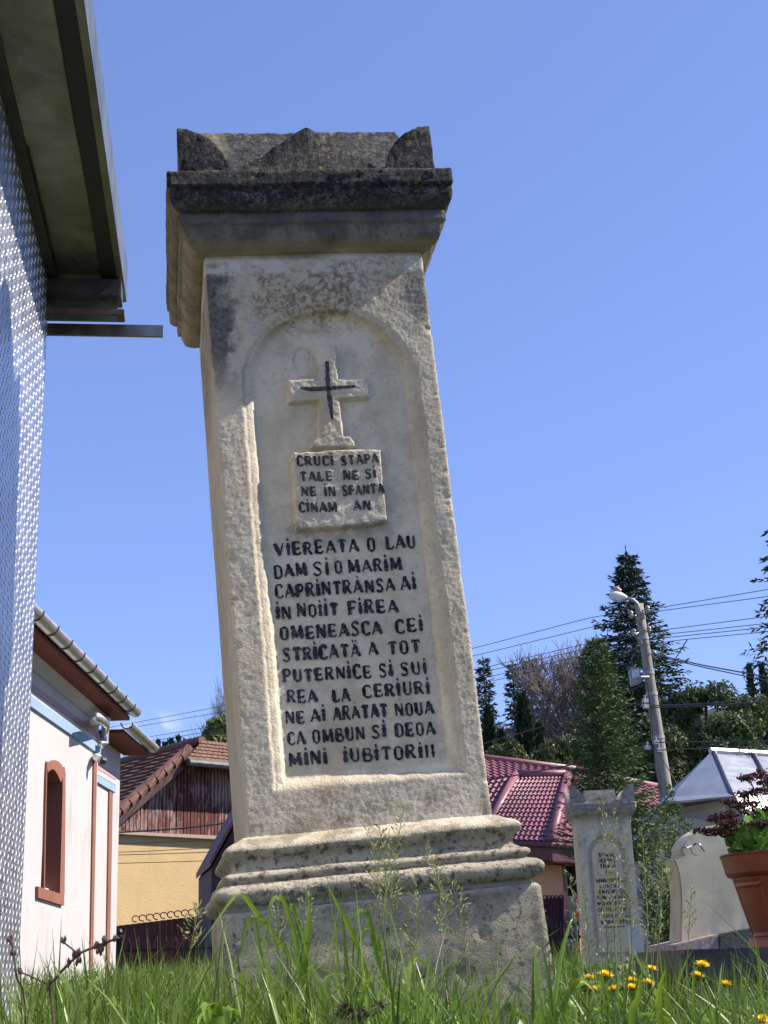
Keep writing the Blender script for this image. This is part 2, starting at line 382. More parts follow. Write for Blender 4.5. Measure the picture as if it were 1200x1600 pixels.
# shaft: five noisy faces, the front one a carved height field
PAN = dict(l=.073, r=.547, b=.122, top=1.405)
PAN['c'] = (PAN['l']+PAN['r'])/2; PAN['R'] = (PAN['r']-PAN['l'])/2; PAN['s'] = PAN['top']-PAN['R']
def niche_inset(u, v):                                       # distance inside the niche's outline (negative outside)
    du = np.minimum(u-PAN['l'], PAN['r']-u); dv = v-PAN['b']
    rr = PAN['R']-np.hypot(u-PAN['c'], np.maximum(v-PAN['s'], 0))
    return np.minimum(np.where(v > PAN['s'], rr, du), dv)
def sstep(x, a, b): t = np.clip((x-a)/(b-a), 0, 1); return t*t*(3-2*t)
FLOOR = .030
def niche_depth(u, v):
    s = niche_inset(u, v); k = np.where(v-PAN['b'] < np.minimum(u-PAN['l'], PAN['r']-u), 1.0, 0.0)
    P = np.stack([u, v, u*0], 1); s = s+.0022*pn(P, 30, 3)+.0015*pn(P, 80, 4)
    side = .010*sstep(s, 0, .007)+.004*sstep(s, .010, .022)+.016*sstep(s, .021, .036)
    sill = FLOOR*sstep(s, 0, .040)
    fade = sstep(v, 1.18, 1.33)                               # the outer moulding dies away in the crust at the crown
    side = side*(1-fade)+fade*(.004*sstep(s, 0, .02)+.026*sstep(s, .016, .030))
    return np.where(k > .5, sill, side)
def rounded(V, lo, hi, r):
    lo = np.array(lo); hi = np.array(hi); q = np.clip(V, lo+r, hi-r); d = V-q; L = np.linalg.norm(d, axis=1)
    out = V.copy(); m = L > 1e-9; out[m] = q[m]+d[m]/L[m][:, None]*r; return out
def shaft():
    st = .0034; nu = int(SWD/st); nv = int((SHT+.02)/st); u = np.linspace(0, SWD, nu+1); v = np.linspace(-.02, SHT, nv+1)
    U, W = np.meshgrid(u, v); U = U.ravel(); W = W.ravel(); n1 = nu+1
    V = np.stack([U, U*0, W], 1); F = []
    idx = np.arange((nu+1)*(nv+1)).reshape(nv+1, nu+1)
    Fq = np.stack([idx[:-1, :-1], idx[:-1, 1:], idx[1:, 1:], idx[1:, :-1]], -1).reshape(-1, 4)
    carve = niche_depth(U, W)
    P3 = np.stack([U, U*0, W], 1)
    rough = .0002*pn(P3, 60, 11)+.0006*pn(P3*np.array([1, 1, .6]), 150, 12)+.0005*pn(P3, 260, 13)
    ledge = 1-sstep(niche_inset(U, W), .0, .01)
    crust = sstep(W, 1.25, 1.36)*(1-sstep(W, 1.53, 1.545))*sstep(fbm(P3, 9, 3, 5), -.25, .25)*sstep(U, .05, .12)*(1-sstep(U, .42, .52))*ledge
    # a flaked plaster edge across the crown and a broken scab above it
    scab = sstep(.030-np.hypot((U-.325)*.6, (W-1.425)*1.5), 0, .004)
    V[:, 1] = carve+rough*(.35+.65*ledge)-.005*crust*(1+.5*fbm(P3, 40, 2, 8))-.006*scab*sstep(W, 1.415, 1.432)
    flake = sstep(.028-np.hypot((U-.245)*1.1, (W-1.262)*.8)+.012*pn(P3, 30, 40), 0, .004)*sstep(U, .0, .1)*sstep(.268-U, 0, .004)
    V[:, 1] += .006*flake
    flake2 = sstep(.020-np.hypot((U-.46)*.7, (W-1.285)*1.2)+.010*pn(P3, 34, 44), 0, .004)
    V[:, 1] += .004*flake2
    edge = rounded(np.stack([U, U*0, W*0+.5], 1), (0, 0, -1), (SWD, SDP, 2), .009)
    V[:, 0] = edge[:, 0]; V[:, 1] += edge[:, 1]
    m = MB(); VS = [V]; FS = [Fq]; base = len(V)
    # sides and back
    nd = int(SDP/.012); d = np.linspace(0, SDP, nd+1)
    for side in (0, 1):
        vv = v
        Dd, Ww = np.meshgrid(d, vv); Dd = Dd.ravel(); Ww = Ww.ravel(); X = Dd*0+(0 if side == 0 else SWD)
        Q = rounded(np.stack([X, Dd, Ww*0+.5], 1), (0, 0, -1), (SWD, SDP, 2), .009); Q[:, 2] = Ww
        id2 = np.arange(len(Q)).reshape(len(vv), nd+1)+base
        q = np.stack([id2[:-1, :-1], id2[:-1, 1:], id2[1:, 1:], id2[1:, :-1]], -1).reshape(-1, 4)
        if side == 0: q = q[:, ::-1]
        VS.append(Q); FS.append(q); base += len(Q)
    Q = np.array([(0, SDP-.004, -.02), (SWD, SDP-.004, -.02), (SWD, SDP-.004, SHT), (0, SDP-.004, SHT)]); VS.append(Q); FS.append(np.array([[1, 0, 3, 2]])+base)
    V = np.concatenate(VS); F = np.concatenate(FS)
    P, chip = jitter(V, 2, .0022, .0006, .0005)
    # chipped arrises
    ed = np.minimum(np.abs(V[:, 0]), np.abs(V[:, 0]-SWD))+np.abs(V[:, 1])
    k = np.clip(1-ed/.03, 0, 1); nn = np.maximum(0, fbm(V*np.array([.4, .4, 1]), 26, 3, 50)-.22)
    P[:, 0] += np.where(V[:, 0] < .3, 1, -1)*k*nn*.006; P[:, 1] += k*nn*.010
    return mesh_np('shaft', P, F[:, ::-1] if False else F, STONE, MON, smooth=True, local=True)
shaft()
# cap mouldings
cap_prof = [(-.02, 1.552), (.0, 1.553)]+smooth_prof([(.006, 1.553), (.026, 1.562), (.042, 1.578), (.050, 1.600), (.053, 1.614)])+[(.062, 1.617), (.063, 1.645), (.056, 1.648), (.056, 1.653)]+smooth_prof([(.066, 1.654), (.079, 1.667), (.084, 1.686), (.083, 1.706)])+[(.078, 1.711), (.079, 1.715), (.089, 1.718), (.089, 1.760), (.084, 1.766), (.02, 1.767)]
V, F = ring_mesh(cap_prof, 0, SWD, 0, SDP)
put('cornice', V, F, MON, STONE, 3, 1.0, centre=(.3, .29, 1.66))
# crown: gabled roof, four corner ears and low front and side pediments, one height field
def crown():
    o = .050; x0, x1, y0, y1 = -o, SWD+o, -o, SDP+o; st = .0045; nx = int((x1-x0)/st); ny = int((y1-y0)/st)
    X, Y = np.meshgrid(np.linspace(x0, x1, nx+1), np.linspace(y0, y1, ny+1)); X = X.ravel(); Y = Y.ravel()
    dx = np.minimum(X-x0, x1-X); dy = np.minimum(Y-y0, y1-Y)
    arc = lambda t, R, h: h*np.sqrt(np.clip(1-(t/R)**2, 0, 1))
    ear = np.minimum(arc(dx, .135, .150), arc(dy, .135, .150))
    slope = np.minimum(1.22*np.maximum(dy-.030, 0), .325); roof = np.minimum(slope, np.maximum(dx+.01, 0)*7)
    ped = np.where(dy < .30, .160*np.clip(1-np.abs(X-.305)/.230, 0, 1), 0)
    ped = np.where((dy > .006), ped, 0); pedx = .148*np.clip(1-np.abs(Y-.29)/.22, 0, 1); pedx = np.where(dx < .25, pedx, 0)
    H = np.maximum.reduce([ear, roof, ped, pedx*(dx > .006)])
    P3 = np.stack([X, Y, X*0], 1); H = np.maximum(H+.004*fbm(P3, 22, 3, 9)+.002*pn(P3, 90, 2), .0)
    Z = 1.766+H
    V = np.stack([X, Y, Z], 1); idx = np.arange(len(V)).reshape(ny+1, nx+1)
    Fq = np.stack([idx[:-1, :-1], idx[:-1, 1:], idx[1:, 1:], idx[1:, :-1]], -1).reshape(-1, 4)
    loop = np.concatenate([idx[0, :-1], idx[:-1, -1], idx[-1, :0:-1], idx[:0:-1, 0]]); sk = []; base = len(V); SV = []
    nz = 8
    for k in range(1, nz+1):
        Q = V[loop].copy(); Q[:, 2] = Q[:, 2]*(1-k/nz)+1.762*(k/nz); SV.append(Q)
    rows = [loop]+[base+np.arange(len(loop))+len(loop)*k for k in range(nz)]
    for a, b in zip(rows[:-1], rows[1:]):
        sk.append(np.stack([a, b, np.roll(b, -1), np.roll(a, -1)], 1))
    V = np.concatenate([V]+SV); F = np.concatenate([Fq]+sk)
    P, chip = jitter(V, 6, .004, .002, .0012)
    return mesh_np('crown', P, F, STONE, MON, smooth=True, local=True)
crown()
# base mouldings and plinth
base_prof = [(-.02, .022), (.002, .020), (.022, .012), (.041, .003)]+smooth_prof([(.043, .002), (.052, -.005), (.055, -.014), (.050, -.023)])+smooth_prof([(.042, -.029), (.034, -.040), (.035, -.052), (.043, -.060)])+[(.060, -.066), (.066, -.070), (.066, -.078), (.060, -.083), (.055, -.087), (.071, -.092)]+smooth_prof([(.073, -.093), (.083, -.099), (.088, -.109), (.085, -.123), (.074, -.134)])+[(.062, -.140), (.060, -.150), (-.02, -.151)]
V, F = ring_mesh(base_prof, 0, SWD, 0, SDP)
put('base_moulding', V, F, MON, STONE, 13, 1.0, centre=(.3, .29, -.07))
die_prof = [(-.02, -.149), (.058, -.150), (.068, -.152), (.075, -.160), (.076, -.20), (.078, -.40), (.080, -.60), (.080, -.80), (-.02, -.80)]
V, F = ring_mesh(die_prof, 0, SWD, 0, SDP, .010)
put('plinth', V, F, MON, STONE, 17, .8, centre=(.3, .29, -.45))

# cross and tablet in relief
def relief(name, poly, h, seed, floor=FLOOR, step=.0035, edge=.005, extra=None):
    """solid with the given outline standing h proud of the niche floor: a fine grid clipped to the outline"""
    P = np.array(poly); lo = P.min(0)-.006; hi = P.max(0)+.006
    nx = int((hi[0]-lo[0])/step); ny = int((hi[1]-lo[1])/step)
    X, Y = np.meshgrid(np.linspace(lo[0], hi[0], nx+1), np.linspace(lo[1], hi[1], ny+1)); x = X.ravel(); y = Y.ravel()
    d = np.full(len(x), 9.0); ins = np.zeros(len(x), bool); n = len(P)
    for i in range(n):
        a = P[i]; b = P[(i+1) % n]; e = b-a; L = e@e; t = np.clip(((x-a[0])*e[0]+(y-a[1])*e[1])/L, 0, 1)
        d = np.minimum(d, np.hypot(x-a[0]-t*e[0], y-a[1]-t*e[1]))
        c = ((a[1] > y) != (b[1] > y)) & (x < (b[0]-a[0])*(y-a[1])/(b[1]-a[1]+1e-12)+a[0]); ins ^= c
    sd = np.where(ins, d, -d); P3 = np.stack([x, x*0, y], 1); sd = sd+.0012*pn(P3, 60, seed)
    hh = h*sstep(sd, -.0035, edge)
    if extra is not None: hh = hh+extra(x, y, sd)
    hh = hh+(.0012*pn(P3, 70, seed+1)+.0009*pn(P3, 150, seed+2))*sstep(sd, -.002, .004)
    dep = floor+.003-hh-.003*sstep(sd, -.0035, .0)
    V = np.stack([x, dep, y], 1); idx = np.arange(len(V)).reshape(ny+1, nx+1)
    Fq = np.stack([idx[:-1, :-1], idx[:-1, 1:], idx[1:, 1:], idx[1:, :-1]], -1).reshape(-1, 4)
    keep = (sd[Fq] > -.006).any(axis=1); Fq = Fq[keep]
    use = np.unique(Fq); mp = -np.ones(len(V), int); mp[use] = np.arange(len(use))
    return mesh_np(name, V[use], mp[Fq], STONE, MON, smooth=True, local=True)
def cpts(s, ox, oy, L, off): return [suv(ox+a/s, oy+b/s, off) for a, b in L]
cross_poly = cpts(6, 440, 520, [(45, 430), (345, 416), (352, 330), (330, 250), (300, 190), (275, 100), (515, 103), (540, 425), (815, 415), (835, 605), (550, 625), (590, 960), (650, 965), (690, 1010), (702, 1068), (640, 1080), (360, 1080), (265, 1078), (280, 1020), (320, 975), (352, 955), (340, 640), (62, 660)], .010)
relief('cross', cross_poly, .020, 21, extra=lambda x, y, sd: -.010*sstep(y, 1.215, 1.25)*(1-sstep(x, .28, .32))*(sd > -.004))
board_poly = cpts(6, 440, 680, [(92, 147), (190, 152), (250, 143), (350, 147), (420, 130), (690, 122), (940, 124), (945, 200), (965, 430), (955, 440), (985, 600), (1000, 805), (870, 835), (700, 850), (600, 868), (380, 880), (180, 895), (135, 885)], .008)
relief('tablet', board_poly, .023, 27)

# ---- stroke lettering: (width, strokes); a stroke is (points, thickness weight)
GL = {}
def G(ch, w, *st): GL[ch] = (w, st)
H_, T_ = 1.0, .55
G('A', .62, ([(.02, 0), (.30, 1)], T_), ([(.28, 1), (.60, 0)], H_), ([(.12, .30), (.48, .30)], .5))
G('B', .55, ([(.08, 0), (.08, 1)], H_), ([(.08, 1), (.38, .98), (.46, .78), (.36, .55), (.10, .53)], T_), ([(.10, .53), (.42, .50), (.52, .26), (.42, .02), (.08, 0)], .8))
G('C', .55, ([(.50, .76), (.46, .95), (.30, 1), (.12, .88), (.08, .5), (.12, .12), (.30, 0), (.46, .04), (.53, .18)], .8), ([(.10, .82), (.10, .18)], 1.0))
G('D', .58, ([(.08, 0), (.08, 1)], H_), ([(.06, .98), (.34, .98), (.50, .80), (.52, .5), (.50, .18), (.34, .02), (.06, .02)], .7), ([(.50, .74), (.50, .24)], .8))
G('E', .56, ([(.10, 0), (.10, 1)], H_), ([(.08, .97), (.44, .97), (.50, .84)], T_), ([(.10, .45), (.36, .45), (.42, .56), (.38, .36)], .6), ([(.08, .03), (.42, .02), (.53, .18)], .65))
G('F', .52, ([(.10, 0), (.10, 1)], H_), ([(.08, .97), (.44, .97), (.50, .82)], .6), ([(.10, .50), (.36, .50), (.42, .60), (.38, .40)], .6))
G('G', .58, ([(.50, .78), (.44, .95), (.28, 1), (.10, .85), (.08, .5), (.12, .14), (.30, 0), (.48, .10), (.50, .42), (.34, .42)], .8))
G('H', .6, ([(.08, 0), (.08, 1)], H_), ([(.52, 0), (.52, 1)], H_), ([(.08, .5), (.52, .5)], T_))
G('I', .22, ([(.11, 0), (.11, .96)], 1.05), ([(.06, 1.20), (.16, 1.23)], .85))
G('J', .22, ([(.11, 0), (.11, 1)], 1.0))
G('L', .50, ([(.08, 0), (.08, 1)], H_), ([(.06, .02), (.36, .02), (.48, .22)], .65))
G('M', .80, ([(.10, 0), (.12, 1)], .75), ([(.12, 1), (.38, .12)], H_), ([(.38, .12), (.64, 1)], T_), ([(.64, 1), (.70, 0)], H_))
G('N', .62, ([(.08, 0), (.08, 1)], .65), ([(.08, 1), (.54, .02)], H_), ([(.54, 0), (.54, 1)], .65))
G('O', .56, ([(.28, 1), (.10, .86), (.08, .5), (.10, .14), (.28, 0), (.46, .14), (.48, .5), (.46, .86), (.28, 1)], .7), ([(.09, .78), (.09, .22)], .9), ([(.47, .78), (.47, .22)], .7))
G('P', .54, ([(.08, 0), (.08, 1)], H_), ([(.08, .98), (.38, .97), (.48, .74), (.36, .48), (.10, .46)], .7))
G('R', .58, ([(.08, 0), (.08, 1)], H_), ([(.08, .98), (.38, .97), (.48, .76), (.36, .53), (.10, .50)], .65), ([(.28, .50), (.44, .10), (.56, .02)], .9))
G('S', .55, ([(.48, .80), (.42, .97), (.24, 1), (.10, .84), (.16, .62), (.40, .40), (.46, .18), (.34, .01), (.16, 0), (.06, .16)], .75), ([(.16, .64), (.40, .40)], 1.0))
G('T', .58, ([(.30, 0), (.30, 1)], 1.05), ([(.06, .80), (.12, .97), (.48, .97), (.55, .80)], .65))
G('U', .58, ([(.10, 1), (.10, .2), (.24, .02), (.40, .04), (.48, .22), (.48, 1)], .65), ([(.10, 1), (.10, .25)], H_))
G('V', .60, ([(.04, 1), (.30, 0)], H_), ([(.30, 0), (.56, 1)], T_))
G('Z', .56, ([(.06, .97), (.50, .97)], .6), ([(.50, .97), (.08, .02)], 1.0), ([(.06, .02), (.52, .02)], .6))
G('X', .58, ([(.06, 1), (.52, 0)], H_), ([(.52, 1), (.06, 0)], .6))
G('-', .4, ([(.05, .5), (.35, .5)], .8))
G("'", .66, ([(.02, 0), (.30, 1)], T_), ([(.28, 1), (.60, 0)], H_), ([(.12, .30), (.48, .30)], .5), ([(.16, 1.22), (.22, 1.24)], .9), ([(.38, 1.22), (.44, 1.24)], .9))
G('%', .66, ([(.02, 0), (.30, 1)], T_), ([(.28, 1), (.60, 0)], H_), ([(.12, .30), (.48, .30)], .5), ([(.28, 1.26), (.34, 1.28)], .7))
def letters(mb, word, p0, p1, cap, thick, surf, rs, mi=0):
    """word from p0 to p1 (ends of its baseline, in (u, v)), letters cap high, laid on depth surf(u, v)"""
    p0 = np.array(p0); p1 = np.array(p1); ws = [GL[c][0] for c in word]; gap = .15 if len(word) > 1 else 0
    tot = sum(ws)+gap*(len(word)-1); e = p1-p0; sx = np.linalg.norm(e)/tot; e = e/np.linalg.norm(e); up = np.array([-e[1]*.4, 1.0]); x = 0
    for c, w in zip(word, ws):
        ky = cap*.95*rs.uniform(.94, 1.06); dy = rs.uniform(-.03, .03)*cap; sl = rs.uniform(-.05, .05); kw = rs.uniform(.85, 1.15)
        for pts, wt in GL[c][1]:
            Q = [p0+e*sx*(x+a+sl*b*.3)+up*(b*ky+dy) for a, b in pts]
            R = []                                            # densify with a wobble
            for a, b in zip(Q[:-1], Q[1:]):
                n = max(1, int(np.linalg.norm(b-a)/.005))
                for k in range(n): R.append(a+(b-a)*k/n)
            R.append(Q[-1]); R = np.array(R); W = thick*(wt if wt < 1 else wt*1.12)*(.85 if wt < .6 else 1)*kw*(1+.25*rs.normal(size=len(R)).clip(-1.2, 1.2))
            if len(R) > 2: W[0] *= .8; W[-1] *= .75
            V = []; n = len(R)
            for i in range(n):
                d = R[min(i+1, n-1)]-R[max(i-1, 0)]; d = d/max(np.linalg.norm(d), 1e-9); nn = np.array([-d[1], d[0]])
                for s in (-1, 1):
                    q = R[i]+nn*s*W[i]/2; f = surf(q[0], q[1]); V.append((q[0], f-.0022, q[1]))
                for s in (1, -1):
                    q = R[i]+nn*s*W[i]/2; f = surf(q[0], q[1]); V.append((q[0], f+.004, q[1]))
            Fc = []
            for i in range(n-1):
                for k in range(4): Fc.append((i*4+k, i*4+(k+1) % 4, i*4+4+(k+1) % 4, i*4+4+k))
            Fc += [(3, 2, 1, 0), tuple(4*(n-1)+k for k in range(4))]
            mb.add(V, Fc, mi)
        x += w+gap
rs = np.random.RandomState(5)
flat_floor = lambda u, v: FLOOR
LINES = [[('VIEREATA', 287, 628, 128, 108), ('O', 663, 697, 107, 105), ('LAU', 742, 860, 100, 92)],
 [('DAM', 285, 418, 219, 206), ('SI', 440, 508, 207, 203), ('O', 530, 562, 198, 197), ('MARIM', 585, 805, 196, 184)],
 [('CAPRINTR%NSA', 288, 775, 300, 268), ('AI', 800, 862, 267, 263)],
 [('IN', 293, 352, 385, 383), ('NOIIT', 377, 545, 377, 368), ('FIREA', 585, 788, 365, 356)],
 [('OMENEASCA', 308, 722, 470, 444), ('CEI', 778, 890, 442, 433)],
 [("STRICAT'", 318, 636, 558, 536), ('A', 668, 706, 532, 530), ('TOT', 748, 880, 528, 521)],
 [('PUTERNICE', 320, 680, 643, 622), ('SI', 710, 767, 622, 618), ('SUI', 798, 906, 615, 607)],
 [('REA', 337, 458, 727, 721), ('LA', 524, 592, 722, 718), ('CERIURI', 645, 918, 706, 688)],
 [('NE', 330, 408, 813, 810), ('AI', 433, 493, 804, 800), ('AR%TAT', 525, 746, 797, 782), ('NOUA', 777, 933, 780, 770)],
 [('CA', 338, 410, 898, 894), ('OMBUN', 440, 653, 890, 874), ('SI', 680, 740, 868, 864), ('DEOA', 778, 940, 865, 856)],
 [('MINI', 343, 500, 985, 972), ('IUBITORIJJ', 567, 940, 968, 946)]]
def cap_h(x, y, hpx, s, ox, oy, off):
    a = suv(ox+x/s, oy+y/s, off); b = suv(ox+x/s, oy+(y-hpx)/s, off); return b[1]-a[1]
mb = MB()
for ln in LINES:
    for (w, xa, xb, ya, yb) in ln:
        p0 = suv(320+xa/2.609, 820+ya/2.609, FLOOR); p1 = suv(320+xb/2.609, 820+yb/2.609, FLOOR)
        letters(mb, w, p0, p1, cap_h(xa, ya, 55, 2.609, 320, 820, FLOOR), .0077, flat_floor, rs)
mb.build('inscription', PAINT, MON, local=True)
mb = MB(); TF = FLOOR-.023
for ln in [[('CRUCI', 143, 487, 287, 280), ('STAPA', 556, 912, 282, 258)], [('TALE', 172, 478, 428, 425), ('NE', 580, 725, 420, 412), ('SI', 780, 888, 404, 398)],
           [('NE', 185, 328, 570, 568), ('IN', 403, 507, 572, 568), ('SFANTA', 570, 962, 565, 543)], [('CINAM', 163, 522, 720, 718), ('AN', 677, 836, 704, 698)]]:
    for (w, xa, xb, ya, yb) in ln:
        p0 = suv(440+xa/6, 680+ya/6, TF); p1 = suv(440+xb/6, 680+yb/6, TF)
        letters(mb, w, p0, p1, cap_h(xa, ya, 92, 6, 440, 680, TF), .0062, lambda u, v: TF, rs)
mb.build('tablet_inscription', PAINT, MON, local=True)
# the black cross cut into the relief
mb = MB(); CF = FLOOR-.020
def groove(pts, wd):
    P = np.array([suv(440+a/6, 520+b/6, CF) for a, b in pts]); R = []; W = []
    for i in range(len(P)-1):
        n = 14
        for k in range(n+(i == len(P)-2)):
            R.append(P[i]+(P[i+1]-P[i])*k/n); W.append((wd[i]+(wd[i+1]-wd[i])*k/n)/6*.00166*(1+.15*rs.normal()))
    V = []; R = np.array(R); n = len(R)
    for i in range(n):
        d = R[min(i+1, n-1)]-R[max(i-1, 0)]; d /= np.linalg.norm(d); nn = np.array([-d[1], d[0]])
        for s in (-1, 1): q = R[i]+nn*s*W[i]/2; V.append((q[0], CF-.0025, q[1]))
        for s in (1, -1): q = R[i]+nn*s*W[i]/2; V.append((q[0], CF+.006, q[1]))
    Fc = [(i*4+k, i*4+(k+1) % 4, i*4+4+(k+1) % 4, i*4+4+k) for i in range(n-1) for k in range(4)]+[(3, 2, 1, 0), tuple(4*(n-1)+k for k in range(4))]
    mb.add(V, Fc)
groove([(425, 270), (432, 420), (440, 560), (462, 700), (474, 810)], [34, 38, 40, 42, 16])
groove([(180, 518), (280, 530), (430, 522), (560, 512), (692, 503)], [16, 38, 34, 26, 20])
mb.build('painted_cross', PAINT, MON, local=True)
# ================================================================== ground
def ground_z(x, y):
    t = np.clip((np.asarray(y, float)-5)/12, 0, 1); return .22*t*t*(3-2*t)
def make_ground():
    xs = np.concatenate([np.linspace(-400, -14, 14), np.linspace(-12, 12, 49), np.linspace(14, 400, 14)])
    ys = np.concatenate([np.linspace(-30, -2, 8), np.linspace(-1, 30, 63), np.linspace(34, 900, 20)])
    X, Y = np.meshgrid(xs, ys); Z = ground_z(X, Y)+.03*fbm(np.stack([X.ravel(), Y.ravel(), X.ravel()*0], 1), .6, 2).reshape(X.shape)*(Y < 30)
    idx = np.arange(X.size).reshape(X.shape); F = np.stack([idx[:-1, :-1], idx[:-1, 1:], idx[1:, 1:], idx[1:, :-1]], -1).reshape(-1, 4)
    t = NT('soil_and_turf'); n = t.noise(3, 6); c = t.mix(t.rng(n, .35, .65), (.045, .06, .018), (.085, .10, .03)); c = t.mix(t.rng(t.noise(11, 5), .5, .7), c, (.09, .07, .045))
    m = t.set(c, .95, 0, t.bump(t.noise(30, 5), .6, .05))
    o = mesh_np('ground', np.stack([X.ravel(), Y.ravel(), Z.ravel()], 1), F, m, smooth=True); o['kind'] = 'structure'
make_ground()

# ================================================================== metal kiosk on the left, lined with tread plate
def tread_metal():
    t = NT('tread_plate_metal'); n = t.noise(4, 4); c = t.mix(t.rng(n, .3, .7), (.56, .56, .59), (.70, .70, .73))
    return t.set(c, t.rng(t.noise(22, 5), .3, .7, .30, .46), 1.0, t.bump(t.noise(5, 3), .05, .02))
TREAD = tread_metal()
TREADBAR = mat_plain('tread_bar_bright_metal', (.62, .62, .64), .46, 1.0, .08, 8)
def sheet_metal():
    t = NT('dull_sheet_metal'); x, y, z = t.sep(); n = t.noise(2.2, 5, .6); c = t.mix(t.rng(n, .3, .7), (.15, .15, .122), (.30, .295, .24))
    st = t.math('MULTIPLY', t.rng(t.noise(3.5, 6, .65, t.scale((3, .8, 1))), .52, .70), .65); c = t.mix(st, c, (.16, .13, .085))  # dark smudges mixed into the colour, imitating smeared reflections
    c = t.mix(t.math('MULTIPLY', t.rng(t.noise(40, 4, .7), .58, .72), .35), c, (.10, .09, .07))
    return t.set(c, t.rng(t.noise(9, 5), .3, .7, .24, .42), .8, t.bump(t.noise(1.6, 3), .5, .10))
SHEET = sheet_metal()
DARKM = mat_plain('black_rubber_strip', (.012, .012, .013), .6)
BARM = mat_plain('dark_painted_steel', (.06, .055, .055), .45, .3, .3, 20, .2)
BROWNM = mat_plain('brown_edge_strip', (.13, .085, .065), .55, 0, .3, 15)
KD = 4.5
KC = at(73, 520, KD); KYAW = 96.9                                    # wall runs along this yaw; its face looks to +X
KP = Plane(KC, KYAW)
kz = KP.px(77, 438)[2]                                               # soffit level
def kiosk():
    r = thing('metal_kiosk', (KC[0]-.9, KC[1]-1.5, 0), 'metal clad kiosk at the left edge with shiny tread plate wall and overhanging eave', 'kiosk')
    T, N = KP.t, KP.n
    c0 = KC-np.array([0, 0, KC[2]])
    L = 5.2
    # wall: sheet with raised lens bars
    m = MB()
    a = c0; b = c0-T*L; w = -N*1.8
    z0, z1 = -.1, kz
    m.prism([a+np.array([0, 0, z0]), b+np.array([0, 0, z0]), b+w+np.array([0, 0, z0]), a+w+np.array([0, 0, z0])], (0, 0, z1-z0))
    du, dv = .036, .0215; V = []; F = []
    nu = int(4.2/du); nv = int((z1-z0-.03)/dv)
    prof = [(-1, 0, 0), (-.55, .8, .85), (0, 1, 1), (.55, .8, .85), (1, 0, 0)]
    for i in range(nu):
        for j in range(nv):
            cu = .014+i*du+(j % 2)*du*.5; cv = z0+.018+j*dv; ang = rad(48) if (i+j) % 2 == 0 else rad(132)
            ca, sa = math.cos(ang), math.sin(ang); hl, hw, hh = .0105, .0030, .0018
            base = len(V)
            for s, wv, hv in prof:
                for sd in (-1, 0, 1):
                    x = s*hl; y = sd*hw*wv; p = c0-T*(cu+x*ca-y*sa)+np.array([0, 0, cv+x*sa+y*ca])+N*(hh*hv*(1 if sd == 0 else 0)+.0003)
                    V.append(p)
            for k in range(4):
                for q in range(2): F.append((base+k*3+q, base+k*3+q+1, base+k*3+q+4, base+k*3+q+3))
    m.add(V, F, 1)
    m.build('wall', [TREAD, TREADBAR], r, recalc=False)
    # edge trim of the wall corner
    # soffit sheets
    e_in = lambda k: c0-T*k+np.array([0, 0, kz])
    po = KP.p
    def sof(px, py):                                                  # pixel on the soffit plane
        d = ray(px, py); k = (kz-EYE[2])/d[2]; return EYE+d*k
    o1 = sof(160, 440); wid = float((o1-KC) @ N)                        # inner lip of the black strip
    o2 = sof(184, 440); wid2 = float((o2-KC) @ N); o3 = sof(195, 445); wid3 = float((o3-KC) @ N)
    sl = sof(110, 222); ks = float(-(sl-KC) @ T)
    def panel(name, k0, k1, n0, n1, dz, mat, th=.012):
        m = MB(); P = [c0-T*k0+N*n0, c0-T*k1+N*n0, c0-T*k1+N*n1, c0-T*k0+N*n1]
        m.prism([p+np.array([0, 0, kz+dz]) for p in P], (0, 0, th)); return m.build(name, mat, r, bevel=.002)
    panel('soffit_panel', -.0, ks+.02, -.02, wid, .004, SHEET)
    panel('soffit_panel', ks, L, -.02, wid, -.016, SHEET)
    panel('soffit_lining', .0, L, -.02, .035, -.022, BARM, .004)
    panel('edge_channel', -.08, L, wid, wid2, -.012, DARKM, .05)
    panel('fascia', -.14, L, wid2, wid3, -.016, SHEET, .16)
    # end members under the verge
    m = MB(); A = c0+T*.012+N*(-.02)
    g = mpp(KD)
    def hbar(name, y0, y1, x1, dep, mat, k=0.0, bev=.003):
        zt = KP.px(76, y0)[2]; zb = KP.px(76, y1)[2]; n1 = float((at(x1, (y0+y1)/2, KD)-KC) @ N)
        m = MB(); P = [c0+T*(k)-N*.02, c0+T*(k)+N*n1, c0+T*(k-dep)+N*n1, c0+T*(k-dep)-N*.02]
        m.prism([p+np.array([0, 0, zb]) for p in P], (0, 0, zt-zb)); return m.build(name, mat, r, bevel=bev)
    hbar('end_sheet', 430, 515, 184, .004, SHEET, -.03, 0)
    hbar('end_beam', 447, 478, 190, .10, BARM, .03)
    hbar('end_batten', 494, 506, 194, .06, BROWNM, .02)
    hbar('verge_flashing', 505, 526, 253, .012, SHEET, .05, .001)
    m = MB(); P = [c0+T*.02-N*1.9, c0-T*L-N*1.9, c0-T*L+N*(wid2-.02), c0+T*.02+N*(wid2-.02)]
    m.prism([p+np.array([0, 0, kz+.16]) for p in P], (0, 0, .05)); m.build('roof', SHEET, r)
kiosk()

